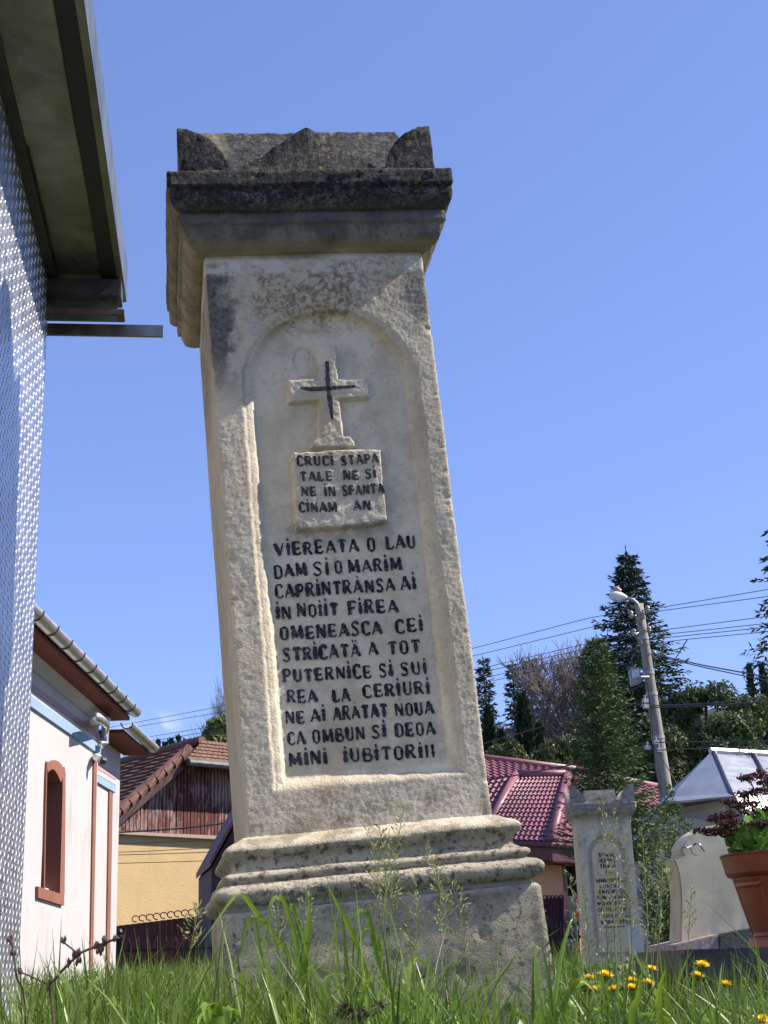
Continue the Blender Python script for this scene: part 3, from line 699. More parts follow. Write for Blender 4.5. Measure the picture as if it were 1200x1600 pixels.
# ================================================================== white church on the left
WHITE = None
def plaster(name, col, var=.06, stain=(.5, .45, .38), bs=.25, seedsc=1.0):
    t = NT(name); n = t.noise(1.3*seedsc, 6, .6); c = t.mix(t.rng(n, .3, .7), tuple(k*(1-var) for k in col), col)
    c = t.mix(t.math('MULTIPLY', t.rng(t.noise(1.2, 6, .65, t.scale((2.2, 2.2, .7))), .54, .74), .42), c, tuple(a*b for a, b in zip(col, stain)))
    return t.set(c, .9, 0, t.bump(t.noise(22, 5, .65), bs, .03))
WHITE = plaster('white_lime_plaster', (.46, .43, .425))
BRICKP = plaster('brown_red_paint', (.25, .095, .062), .2)
SOFF = plaster('oxblood_soffit', (.17, .035, .022), .2)
BLUEP = plaster('pale_blue_paint', (.25, .35, .52), .15)
MAUVE = plaster('mauve_paint', (.40, .27, .31), .15)
ZINC = mat_plain('zinc_gutter', (.62, .62, .62), .38, .85, .15, 3)
DKBROWN = mat_plain('dark_brown_board', (.055, .018, .014), .55, 0, .25, 4)
WHITEPL = mat_plain('white_plastic', (.75, .75, .74), .4)
BLACKPL = mat_plain('black_plastic', (.02, .02, .02), .4)
CH = Plane(at(148, 1360, 18.0), 90.3)
def church():
    gz = .1
    r = thing('white_church', (CH.p[0]-3, CH.p[1]-4, gz), 'white plastered church with blue and mauve bands and zinc gutters', 'church')
    N, T = CH.n, CH.t
    L = 14.0; c = CH.uv(0, 0); c[2] = gz
    top = CH.px(156, 1122)[2]
    # wall with a niche cut for the window
    def w(x, y, o=0): return CH.px(x, y, o)
    # window outline in (u,z)
    g = [(60, 1396), (63, 1388)]
    wl = [(66.5, 1390), (70, 1215), (72, 1207), (78, 1202), (84, 1206), (92, 1222), (94.5, 1228), (90, 1398)]
    fr = [(65, 1387), (69, 1207), (73, 1194), (80, 1188), (88, 1190), (95, 1199), (99, 1219), (97.5, 1398)]
    q = [CH.inv(w(*p)) for p in fr]
    u0, u1 = min(p[0] for p in q), max(p[0] for p in q); zb = CH.inv(w(80, 1400))[1]; zt = max(p[1] for p in q)
    m = MB(); H = top+.45-gz; th = .35
    def wallbox(ua, ub, za, zz):
        m.prism([CH.uv(ua, za-CH.p[2]), CH.uv(ub, za-CH.p[2]), CH.uv(ub, zz-CH.p[2]), CH.uv(ua, zz-CH.p[2])], -N*th)
    hu0, hu1, hz0, hz1 = u0+.05, u1-.05, zb+CH.p[2]*0, zt-.12
    # a solid wall with a rectangular hole behind the frame
    m2 = MB()
    Z0, Z1 = gz-.3-CH.p[2], top+.3-CH.p[2]; hz0 = zb+.03; hz1 = zt-.06
    ring_o = [(-L, Z0), (0, Z0), (0, Z1), (-L, Z1)]; hole = [(hu0, hz0), (hu1, hz0), (hu1, hz1), (hu0, hz1)]
    V = [CH.uv(a, b) for a, b in ring_o+hole]+[CH.uv(a, b, -.22) for a, b in hole]
    m2.add(V, [(0, 1, 5, 4), (1, 2, 6, 5), (2, 3, 7, 6), (3, 0, 4, 7), (4, 5, 9, 8), (5, 6, 10, 9), (6, 7, 11, 10), (7, 4, 8, 11)])
    Wd = 7.0                                                            # body behind
    bk = [CH.uv(a, b, -Wd) for a, b in ring_o]
    m2.add([V[0], V[1], V[2], V[3]]+bk, [(1, 5, 6, 2), (0, 3, 7, 4), (4, 7, 6, 5)])
    m2.build('wall', WHITE, r, recalc=False)
    win = MB(); fo = [np.array(CH.inv(w(*p))) for p in smooth_prof(fr, 4)]; fi = [np.array(CH.inv(w(*p))) for p in smooth_prof(wl, 4)]
    n = len(fo)
    V = [CH.uv(*p, .025) for p in fo]+[CH.uv(*p, .025) for p in fi]+[CH.uv(*p, -.02) for p in fo]+[CH.uv(*p, -.22) for p in fi]
    F = []
    for i in range(n-1): F += [(i, i+1, n+i+1, n+i), (i, 2*n+i, 2*n+i+1, i+1), (n+i, n+i+1, 3*n+i+1, 3*n+i)]
    win.add(V, F); wo = win.build('window', BRICKP, r, recalc=False)
    sill = MB(); sp = [(60, 1385), (100.5, 1398.5), (100.5, 1415), (60, 1402.5)]
    sill.prism([w(*p, .035) for p in sp], -N*.07); sill.build('sill', BRICKP, wo)
    pane = MB(); pane.prism([CH.uv(hu0-.02, hz0-.05, -.2), CH.uv(hu1+.02, hz0-.05, -.2), CH.uv(hu1+.02, hz1+.05, -.2), CH.uv(hu0-.02, hz1+.05, -.2)], -N*.03); pane.build('pane', DKBROWN, wo)
    led = MB(); led.prism([w(70, 1387, -.10), w(94, 1394, -.10), w(94, 1396, -.10), w(70, 1389, -.10)], -N*.08); led.build('inner_sill', WHITEPL, wo)
    # painted bands, corner strip
    def strip(name, quad, mat, out=.006, ext=True):
        q = [w(*p) for p in quad]
        if ext:                                                         # run the band on along the hidden length
            q[0] = q[0]+(q[0]-q[1])*4; q[3] = q[3]+(q[3]-q[2])*4
        m = MB(); m.prism([p+N*out for p in q], -N*(out+.02)); return m.build(name, mat, r)
    strip('blue_band', [(40, 1084), (154, 1165), (154, 1180), (40, 1101)], BLUEP, .03)
    strip('mauve_band', [(42, 1062), (155, 1146), (155, 1155), (42, 1074)], MAUVE, .006)
    strip('moulding', [(42, 1076), (155, 1157), (154, 1164), (40, 1083)], WHITE, .012)
    strip('corner_strip', [(144.5, 1180), (149.6, 1183), (142.0, 1545), (138, 1545)], BRICKP, .02, False)
    # eave: soffit board, fascia and half-round gutter with straps
    m = MB(); zs = top; ov = .34
    m.prism([CH.uv(-L, zs-CH.p[2]), CH.uv(.3, zs-CH.p[2]), CH.uv(.3, zs-CH.p[2], ov), CH.uv(-L, zs-CH.p[2], ov)], (0, 0, .05)); m.build('soffit', SOFF, r)
    m = MB(); m.prism([CH.uv(-L, zs-CH.p[2]-.10, .02), CH.uv(.02, zs-CH.p[2]-.10, .02), CH.uv(.02, zs-CH.p[2], .12), CH.uv(-L, zs-CH.p[2], .12)], -N*.1); m.build('cornice', WHITE, r)
    gu = MB(); gr = .085; V = []; F = []; ks = np.linspace(-L, .36, 40); na = 8
    for a in ks:
        for k in range(na+1):
            an = math.pi+math.pi*k/na; V.append(CH.uv(a, zs-CH.p[2]+.13+gr*math.sin(an), ov+.06+gr*math.cos(an)))
        for k in range(na+1):
            an = 2*math.pi-math.pi*k/na; V.append(CH.uv(a, zs-CH.p[2]+.13+(gr-.012)*math.sin(an), ov+.06+(gr-.012)*math.cos(an)))
    nn = 2*(na+1)
    for i in range(len(ks)-1):
        for k in range(nn): F.append((i*nn+k, i*nn+(k+1) % nn, (i+1)*nn+(k+1) % nn, (i+1)*nn+k))
    F += [tuple((len(ks)-1)*nn+k for k in range(na+1))]
    gu.add(V, F); go = gu.build('gutter', ZINC, r, smooth=True)
    for k in range(16):
        s = MB(); a = -.15-k*.62
        P = [CH.uv(a, zs-CH.p[2]+.13+(gr+.006)*math.sin(math.pi+math.pi*j/8), ov+.06+(gr+.006)*math.cos(math.pi+math.pi*j/8)) for j in range(9)]
        s.tube(P, .009, 4); s.build('gutter_strap', BARM, go)
    # downpipe elbow and camera near the corner
    m = MB(); m.tube([w(150, 1120, .3), w(160, 1126, .22), w(165, 1132, .14), w(164, 1160, .10), w(158, 1164, .1)], .052, 10); m.build('downpipe', ZINC, r, smooth=True)
    m = MB(); m.tube([w(146, 1128, .12), w(168, 1124, .12)], .042, 10); m.build('loudspeaker', WHITEPL, r)
    m = MB(); m.tube([w(149, 1183, .02), w(152, 1184, .10), w(157, 1187, .16)], .05, 8); cm = m.build('security_camera', WHITEPL, r)
    m = MB(); m.tube([w(157, 1187, .16), w(163, 1189, .2)], .052, 10); m.build('lens_hood', BLACKPL, cm)
    # roof above
    RT = mat_plain('dark_roof_sheet', (.12, .06, .05), .6)
    m = MB(); e = ov+.02; A = [CH.uv(-L, zs-CH.p[2]+.06, e), CH.uv(.3, zs-CH.p[2]+.06, e), CH.uv(.3, zs-CH.p[2]+1.6, -Wd/2), CH.uv(-L, zs-CH.p[2]+1.6, -Wd/2)]
    m.prism(A, (0, 0, .04)); m.build('roof', RT, r)
    # lower apse behind the corner
    AP = Plane(CH.uv(.0, 0, -.10), 90.3)
    def w2(x, y, o=0): return AP.px(x, y, o)
    u1 = AP.inv(w2(183, 1400))[0]; zt2 = w2(172, 1168)[2]
    m = MB(); m.prism([AP.uv(.02, gz-.3-AP.p[2]), AP.uv(u1, gz-.3-AP.p[2]), AP.uv(u1, zt2+.1-AP.p[2]), AP.uv(.02, zt2+.1-AP.p[2])], -N*5.0); ap = m.build('apse_wall', WHITE, r)
    def strip2(name, quad, mat, out):
        m = MB(); m.prism([w2(*p, out) for p in quad], -N*(out+.02)); return m.build(name, mat, ap)
    strip2('blue_band', [(148, 1208), (181.5, 1228), (181.2, 1239), (148, 1219)], BLUEP, .035)
    strip2('mauve_band', [(148, 1188), (181.8, 1212), (181.6, 1219), (148, 1198)], MAUVE, .006)
    strip2('moulding', [(148, 1200), (181.6, 1220), (181.5, 1227), (148, 1207)], WHITE, .012)
    strip2('corner_strip', [(171.0, 1233), (176.5, 1236), (171.0, 1545), (166.0, 1545)], BRICKP, .02)
    zs2 = w2(182, 1172)[2]
    m = MB(); m.prism([AP.uv(.3, zs2-AP.p[2]), AP.uv(u1+.25, zs2-AP.p[2]), AP.uv(u1+.25, zs2-AP.p[2], .36), AP.uv(.3, zs2-AP.p[2], .36)], (0, 0, .05)); m.build('soffit', SOFF, ap)
    gu = MB(); V = []; F = []; ks = np.linspace(.2, u1+.30, 12)
    for a in ks:
        for k in range(na+1):
            an = math.pi+math.pi*k/na; V.append(AP.uv(a, zs2-AP.p[2]+.12+gr*math.sin(an), .42+gr*math.cos(an)))
        for k in range(na+1):
            an = 2*math.pi-math.pi*k/na; V.append(AP.uv(a, zs2-AP.p[2]+.12+(gr-.012)*math.sin(an), .42+(gr-.012)*math.cos(an)))
    for i in range(len(ks)-1):
        for k in range(nn): F.append((i*nn+k, i*nn+(k+1) % nn, (i+1)*nn+(k+1) % nn, (i+1)*nn+k))
    F += [tuple((len(ks)-1)*nn+k for k in range(na+1))]
    gu.add(V, F); gu.build('gutter', ZINC, ap, smooth=True)
church()

# ================================================================== house with the red boarded gable
def boards_mat(name, col, worn, pitch, wornamt=.55):
    t = NT(name); x, y, z = t.sep(); n = t.noise(1.6, 6, .65, t.scale((1, 1, .45))); nf = t.noise(16, 5, .7, t.scale((1, 1, .2)))
    c = t.mix(t.rng(nf, .3, .7), tuple(k*.7 for k in col), tuple(k*1.25 for k in col))
    return t, c, n, nf
def red_boards():
    t, c, n, nf = boards_mat('flaking_red_boards', (.095, .014, .011), None, .14)
    c = t.mix(t.math('MULTIPLY', t.rng(t.math('ADD', t.math('MULTIPLY', n, .6), t.math('MULTIPLY', nf, .45)), .49, .60), .75), c, (.30, .22, .19))
    return t.set(c, .75, 0, t.bump(nf, .3, .02))
REDB = red_boards()
TAN = plaster('ochre_render', (.52, .37, .185), .10, (.75, .7, .62), .35)
def tile_mat(name, a, b):
    t = NT(name); n = t.noise(7, 5); c = t.mix(t.rng(n, .3, .7), a, b); c = t.mix(t.math('MULTIPLY', t.rng(t.noise(1.1, 5, .6), .5, .7), .5), c, tuple(k*.45 for k in a)); return t.set(c, .8, 0, t.bump(t.noise(30, 4), .3, .02))
CLAY = tile_mat('old_clay_tiles', (.115, .052, .036), (.19, .090, .062))
RUST = tile_mat('hip_clay_tiles', (.14, .070, .046), (.20, .105, .068))
MAROON = mat_plain('maroon_painted_wood', (.075, .012, .018), .5, 0, .25, 5)
GREYGUT = mat_plain('grey_gutter', (.09, .09, .095), .6, .2)
HP = Plane(at(250, 1304, 34.0), 46.0)
def tiled(m, A, B, C, D, rows, cols, thick=.03, mi=0, wave=.02, jit=0.01, rs=None):
    """tile courses on the quad A-B (eave) to D-C (ridge): each course a stepped, slightly wavy strip"""
    rs = rs or np.random.RandomState(1); A, B, C, D = [np.array(p, float) for p in (A, B, C, D)]
    nn = np.cross(B-A, D-A); nn /= np.linalg.norm(nn); nn = nn if nn[2] > 0 else -nn; nc = cols*4
    for r in range(rows):
        v0, v1 = r/rows, min(1.0, (r+1.12)/rows); V = []
        for v, h in ((v0, thick), (v1, .004)):
            for i in range(nc+1):
                u = i/nc; p = (A*(1-u)+B*u)*(1-v)+(D*(1-u)+C*u)*v
                V.append(p+nn*(h+wave*(.5+.5*math.cos(2*math.pi*i/4))+jit*rs.uniform(-.5, .5)))
        for i in range(nc+1):
            u = i/nc; p = (A*(1-u)+B*u)*(1-v0)+(D*(1-u)+C*u)*v0; V.append(p-nn*.005)
        k = nc+1; F = [(i, i+1, k+i+1, k+i) for i in range(nc)]+[(2*k+i, 2*k+i+1, i+1, i) for i in range(nc)]
        m.add(V, F, mi)
    m.prism([A-nn*.03, B-nn*.03, C-nn*.03, D-nn*.03], -nn*.05, mi)
def red_house():
    r = thing('red_gabled_house', (HP.p[0]+1, HP.p[1]+2, .2), 'ochre rendered house with flaking red boarded gable and brown tiled roof', 'house')
    P = lambda x, y, o=0: HP.px(x, y, o); N, T = HP.n, HP.t
    # points of the left half of the gable; the right half, behind the monument, mirrors it
    rise = P(294, 1177, .5); low = P(172, 1284, .5)
    pn_ = np.cross(rise-low, N); d_ = ray(316, 1157); ridge = EYE+d_*(((low-EYE) @ pn_)/(d_ @ pn_)); RW = 1.5
    uc = HP.inv(ridge)[0]+RW/2
    def mir(p): u, v = HP.inv(p); return np.array(p)+T*2*(uc-u)
    a0, a1 = P(166, 1298), P(166, 1560); a0[2] = P(250, 1306)[2]
    m = MB(); m.prism([a1, mir(a1), mir(a0), a0], -N*8); m.build('wall', TAN, r)
    b0, b1 = P(170, 1297, .16), P(170, 1302, .16)
    m = MB(); m.prism([b0, P(250, 1301.5, .16), mir(b0)-np.array([0, 0, .0]), mir(b0)-np.array([0, 0, .1]), P(250, 1306.5, .16), b1], -N*.2); m.build('ledge', plaster('weathered_ledge', (.36, .27, .22)), r)
    # boarded gable: individual boards
    m = MB(); g0 = [P(176, 1298), P(176, 1283), P(292, 1184)]; gb_ = [g0[0], mir(g0[0]), mir(g0[1]), mir(g0[2]), g0[2], g0[1]]
    ub = [HP.inv(q) for q in gb_]; u0 = min(q[0] for q in ub); u1 = max(q[0] for q in ub)
    poly = np.array([(q[0], q[1]) for q in ub])
    def span(u):
        zs = []
        for i in range(len(poly)):
            a, b = poly[i], poly[(i+1) % len(poly)]
            if (a[0]-u)*(b[0]-u) < 0: zs.append(a[1]+(b[1]-a[1])*(u-a[0])/(b[0]-a[0]))
        return (min(zs), max(zs)) if len(zs) >= 2 else None
    m.prism([q-N*.03 for q in gb_], -N*.3)
    bw = .105; u = u0+.02
    rsb = np.random.RandomState(3)
    while u < u1:
        s = span(u+bw/2)
        if s: 
            o = .03+rsb.uniform(0, .02); m.prism([HP.uv(u+.01, s[0], o), HP.uv(u+bw-.01, s[0], o), HP.uv(u+bw-.01, s[1], o), HP.uv(u+.01, s[1], o)], -N*(o+.02))
        u += bw
    m.build('boarded_gable', REDB, r)
    # roof: left slope carried out over the gable by a verge
    back = -N*9.0+np.array([0, 0, -.35])
    m = MB(); tiled(m, low+back, low, rise, rise+back, 14, 14, thick=.06); tiled(m, rise+back, rise, ridge, ridge+back*.9, 3, 14, thick=.06); ro = m.build('roof', CLAY, r)
    mv = MB()
    for k in range(9):                                                  # verge tiles
        a = low+(rise-low)*(k/9); b = low+(rise-low)*((k+1.15)/9); mv.tube([a+np.array([0, 0, .07]), b+np.array([0, 0, .11])], [.14, .11], 8)
    mv.build('verge', CLAY, ro)
    m = MB(); m.prism([low-np.array([0, 0, .02]), rise-np.array([0, 0, .02]), rise-np.array([0, 0, .28]), low-np.array([0, 0, .28])], -N*.06); m.build('bargeboard', DKBROWN, ro)
    # half hip over the gable
    e0 = P(291, 1186, .62); e1 = mir(e0)
    m = MB(); tiled(m, e0, e1, ridge+T*RW, ridge, 6, 14); m.build('hip', RUST, ro)
    m = MB(); m.tube([e0+np.array([0, 0, -.08])+N*.08, e1+np.array([0, 0, -.08])+N*.08], .09, 8); m.build('gutter', GREYGUT, ro)
    m = MB(); m.prism([e0-np.array([0, 0, .06]), e1-np.array([0, 0, .06]), e1-np.array([0, 0, .06])-N*.62, e0-np.array([0, 0, .06])-N*.62], (0, 0, .03)); m.build('eave_lining', DKBROWN, ro)
    m = MB(); m.tube([ridge, ridge+back*.9], .12, 8); m.build('ridge_tiles', CLAY, ro)
    m = MB(); tiled(m, mir(low), mir(low)+back, ridge+T*RW+back*.9, ridge+T*RW, 14, 14, thick=.06); m.build('far_slope', CLAY, ro)
    m = MB(); m.prism([ridge, ridge+T*RW, ridge+T*RW+back*.9, ridge+back*.9], (0, 0, -.05)); m.build('roof_flat', CLAY, ro)
red_house()

# ================================================================== maroon fence, railings, gate roof
def board_fence():
    FP = Plane(at(255, 1445, 29.0), 6.0); P = FP.px
    r = thing('red_board_fence', FP.uv(0, 0)*np.array([1, 1, 0])+np.array([0, 0, .15]), 'dark red board fence with scrolled iron cresting under the ochre wall', 'fence')
    m = MB(); u = FP.inv(P(168, 1445))[0]; ue = FP.inv(P(380, 1445))[0]; k = 0
    zt = lambda x: None
    while u < ue:
        t = (u-FP.inv(P(168, 1445))[0])/(ue-FP.inv(P(168, 1445))[0]); x = 168+212*t
        top = FP.inv(P(x, 1448-26*t))[1]; m.prism([FP.uv(u, -1.6), FP.uv(u+.1135, -1.6), FP.uv(u+.1135, top), FP.uv(u, top)], FP.n*-.02); u += .115; k += 1
    m.build('boards', mat_plain('dark_red_paint', (.11, .017, .015), .55, 0, .35, 3), r)
    m = MB(); m.prism([P(168, 1470, -.03), P(380, 1448, -.03), P(380, 1454, -.03), P(168, 1476, -.03)], FP.n*-.04)
    m.prism([P(168, 1500, -.03), P(380, 1500, -.03), P(380, 1506, -.03), P(168, 1506, -.03)], FP.n*-.04); m.build('rail', MAROON, r)
    m = MB()
    for i in range(14):
        x = 212+i*11; c = P(x, 1441-.12*(x-168)); R = .06
        m.tube([c+FP.t*R*1.2*math.cos(a)+np.array([0, 0, R*math.sin(a)]) for a in np.linspace(0, math.pi*1.6, 9)], .012, 4)
    m.build('cresting', MAROON, r)
board_fence()
IRON = mat_plain('black_iron', (.012, .012, .014), .45, .3)
def railing(name, pts, post_h, bar_h, label, Yd, mat=IRON, sp=.13, parent_cat='fence'):
    a, b = np.array(pts[0], float), np.array(pts[1], float); L = np.linalg.norm(b-a); d = (b-a)/L
    r = thing(name, a, label, parent_cat)
    n = max(1, int(round(L/2.0)))
    for k in range(n+1):
        p = a+d*L*k/n; m = MB(); m.box(p+np.array([0, 0, post_h/2]), .09, .09, post_h); m.lathe([(.065, post_h), (.065, post_h+.03), (.035, post_h+.05), (.055, post_h+.09), (.035, post_h+.13), (.005, post_h+.15)], p, 10); m.build('post', mat, r)
    m = MB(); nb = int(L/sp)
    for k in range(1, nb):
        p = a+d*L*k/nb; m.box(p+np.array([0, 0, bar_h/2+.05]), .018, .018, bar_h-.1); m.lathe([(.02, bar_h), (.012, bar_h+.04), (.001, bar_h+.10)], p, 6)
    m.build('bars', mat, r)
    for z in (.2, bar_h-.12):
        m = MB(); m.bar(a+np.array([0, 0, z]), b+np.array([0, 0, z]), .03, .035); m.build('rail', mat, r)
    return r
ga = at(183, 1530, 22); gb = at(420, 1522, 22)
def on_ground(p): p = np.array(p, float); p[2] = float(ground_z(p[0], p[1])); return p
railing('iron_railing', [on_ground(at(186, 1500, 22)), on_ground(at(376, 1500, 22))], at(280, 1452, 22)[2]-.22-.1, at(280, 1470, 22)[2]-.22, 'black iron railing with ball topped posts left of the tall monument', 22)
railing('iron_railing', [on_ground(at(853, 1500, 19)), on_ground(at(1010, 1500, 22))], at(853, 1424, 19)[2]-.22-.1, at(853, 1449, 19)[2]-.22, 'black iron railing standing right of the tall monument, before the maroon gate', 19)
def gate_shed():
    SP = Plane(at(325, 1352, 25.0), 12.0); P = SP.px; N = SP.n
    r = thing('maroon_shed', SP.uv(1.5, 0)*np.array([1, 1, 0])+np.array([0, 0, .2]), 'dark maroon boarded shed with steep gable roof, mostly hidden behind the monument', 'shed')
    ap = P(398, 1225); lo = P(326, 1356)
    ra = SP.inv(ap)[0]-SP.inv(lo)[0]; hi = SP.inv(ap)[1]-SP.inv(lo)[1]
    lo2 = lo+SP.t*2*ra
    m = MB(); m.prism([lo+SP.t*.05-np.array([0, 0, 2.5]), lo2-SP.t*.05-np.array([0, 0, 2.5]), lo2-SP.t*.05, ap-np.array([0, 0, .1]), lo+SP.t*.05], -N*3); m.build('boarded_gable', mat_plain('purple_maroon_boards', (.050, .012, .026), .6, 0, .3, 6), r)
    for s, q in ((1, lo), (-1, lo2)):
        m = MB(); m.prism([q, ap, ap+np.array([0, 0, .10]), q+np.array([0, 0, .10])], -N*3.3); m.v = [tuple(np.array(v)+N*.3) for v in m.v]; m.build('roof_slope', MAROON, r)
gate_shed()

# ================================================================== house with the pink metal-tile roof
def pink_tiles():
    t = NT('pink_metal_tiles'); n = t.noise(2, 4); c = t.mix(t.rng(n, .3, .7), (.185, .060, .078), (.245, .085, .105)); c = t.mix(t.math('MULTIPLY', t.rng(t.noise(.9, 6, .65), .48, .72), .45), c, (.13, .07, .075)); return t.set(c, t.rng(t.noise(12, 4), .3, .7, .40, .6), 0, Specular_IOR_Level=.5)
PINK = pink_tiles()
ORANGE = plaster('orange_render', (.60, .31, .18), .08, (.8, .7, .6))
def metal_tiles(m, A, B, C, D, rows, cols, step=.035, wave=.045):
    A, B, C, D = [np.array(p, float) for p in (A, B, C, D)]
    nn = np.cross(B-A, D-A); nn /= np.linalg.norm(nn); nn = nn if nn[2] > 0 else -nn; nc = cols*6
    V = []; k = nc+1; F = []
    for r in range(rows+1):
        for v, h in ((r/rows, 0), (r/rows, step)):
            for i in range(nc+1):
                u = i/nc; p = (A*(1-u)+B*u)*(1-v)+(D*(1-u)+C*u)*v; V.append(p+nn*(h+wave*(.5+.5*math.sin(2*math.pi*i/6))**1.5))
    for r in range(2*rows+1):
        for i in range(nc): F.append((r*k+i, r*k+i+1, (r+1)*k+i+1, (r+1)*k+i))
    m.add(V, F)
def tri_tiles(m, A, B, C, rows, cols, **k): metal_tiles(m, A, B, C, C+(np.array(A)-np.array(B))*1e-3, rows, cols, **k)
def pink_house():
    Y = 30.0; r = thing('pink_roofed_house', at(880, 1500, Y)*np.array([1, 1, 0])+np.array([0, 0, .2]), 'orange rendered house with pink metal tile roof and maroon eaves', 'house')
    # eave line of the projecting bay (front), and the main slope behind it
    e = at(830, 1322, Y); eL = at(640, 1345, 33.0); eR = at(925, 1318, Y-1.2); 
    f0 = at(752, 1312, Y+.8); c0 = at(862, 1316, Y-1.6); c1 = at(960, 1322, Y-.2)
    rg0 = at(808, 1213, Y+2.2); rg1 = at(888, 1213, Y+2.0)
    mr0 = at(640, 1172, Y+6.5); mr1 = at(900, 1206, Y+5.0); mr2 = at(1062, 1240, Y+6.0)
    me = at(600, 1330, Y+2.0)
    ro = None
    m = MB(); metal_tiles(m, f0, c0, rg1, rg0, 15, 14); ro = m.build('roof', PINK, r)
    m = MB(); metal_tiles(m, c0, c1, rg1+(c1-c0)*.04, rg1, 12, 6); m.build('roof_slope', PINK, ro)
    m = MB(); metal_tiles(m, me, f0, rg0, me+(rg0-f0), 12, 16); m.build('roof_slope', PINK, ro)
    m = MB(); metal_tiles(m, me+(rg0-f0)+np.array([0, .3, 0]), rg1+np.array([0, .3, 0]), mr1, mr0, 8, 22); m.build('roof_slope', PINK, ro)
    m = MB(); metal_tiles(m, rg1+np.array([0, .3, -.2]), at(1075, 1290, Y+1.0), mr2, mr1, 8, 14); m.build('roof_slope', PINK, ro)
    for a, b in ((f0, rg0), (c0, rg1), (rg0, rg1), (mr0, mr1), (mr1, mr2)):
        m = MB(); m.tube([a+np.array([0, 0, .05]), b+np.array([0, 0, .05])], .10, 8); m.build('ridge_cap', PINK, ro, smooth=True)
    # eaves board and walls
    dz = np.array([0, 0, -.38])
    m = MB()
    for a, b in ((me, f0), (f0, c0), (c0, c1)):
        m.prism([a+np.array([0, 0, .02]), b+np.array([0, 0, .02]), b+dz, a+dz], np.array([0, .06, 0]))
    m.build('eaves_board', MAROON, r)
    m = MB(); m.tube([f0+np.array([0, -.09, -.06]), c0+np.array([0, -.09, -.06]), c1+np.array([0, -.09, -.06])], .06, 8); m.build('gutter', MAROON, r)
    m = MB(); m.prism([me+dz, f0+dz, c0+dz, c1+dz, c1+dz+np.array([0, 1.6, 0]), me+dz+np.array([0, 1.6, 0])], (0, 0, .03)); m.build('soffit', MAROON, r)
    ins = np.array([0, .6, 0]); a, b, c, d = [p+dz+ins for p in (me, f0, c0-np.array([.35, 0, 0]), c1)]
    g = lambda p: np.array([p[0], p[1], .1])
    m = MB()
    # plan polygon of the walls, with a window recess in the right face
    for p, q in ((a, b), (b, c)):
        m.prism([g(p), g(q), q, p], np.array([0, .25, 0]))
    WP = Plane(c, math.degrees(math.atan2(d[1]-c[1], d[0]-c[0]))); Lw = math.hypot(d[0]-c[0], d[1]-c[1])
    w0 = WP.inv(WP.px(882, 1400))[0]; w1 = WP.inv(WP.px(906, 1400))[0]; zt = WP.inv(WP.px(890, 1345))[1]; zb = WP.inv(WP.px(890, 1415))[1]; z0 = .1-c[2]
    for (ua, ub, za, zz) in ((0, w0, z0, 0), (w0, w1, zt, 0), (w0, w1, z0, zb), (w1, Lw+2.0, z0, 0)):
        m.prism([WP.uv(ua, za), WP.uv(ub, za), WP.uv(ub, zz), WP.uv(ua, zz)], -WP.n*.25)
    m.build('wall', ORANGE, r)
    m = MB(); 
    for (ua, ub, za, zz) in ((w0, w1, zt-.07, zt), (w0, w0+.07, zb, zt-.07), (w1-.07, w1, zb, zt-.07)):
        m.prism([WP.uv(ua, za, .02), WP.uv(ub, za, .02), WP.uv(ub, zz, .02), WP.uv(ua, zz, .02)], -WP.n*.2)
    wo = m.build('window', mat_plain('brown_window_frame', (.12, .05, .035), .5), r)
    t = NT('dark_glass'); gm = t.set((.012, .014, .016), .08, 0)
    m = MB(); m.prism([WP.uv(w0+.07, zb, -.12), WP.uv(w1-.07, zb, -.12), WP.uv(w1-.07, zt-.07, -.12), WP.uv(w0+.07, zt-.07, -.12)], -WP.n*.02); m.build('pane', gm, wo)
    # wall lantern
    lp = WP.px(842, 1332, .25) ; 
    m = MB(); q = at(841, 1330, Y-.9); m.lathe([(.03, .16), (.13, .10), (.15, .06), (.11, .05), (.09, -.14), (.05, -.17), (.02, -.2)], q, 8); m.tube([q+np.array([0, 0, -.18]), q+np.array([.07, .15, -.26]), q+np.array([.1, .5, -.16])], .03, 6); m.box(q+np.array([.1, .52, -.18]), .14, .06, .3); m.build('wall_lantern', IRON, r)
pink_house()
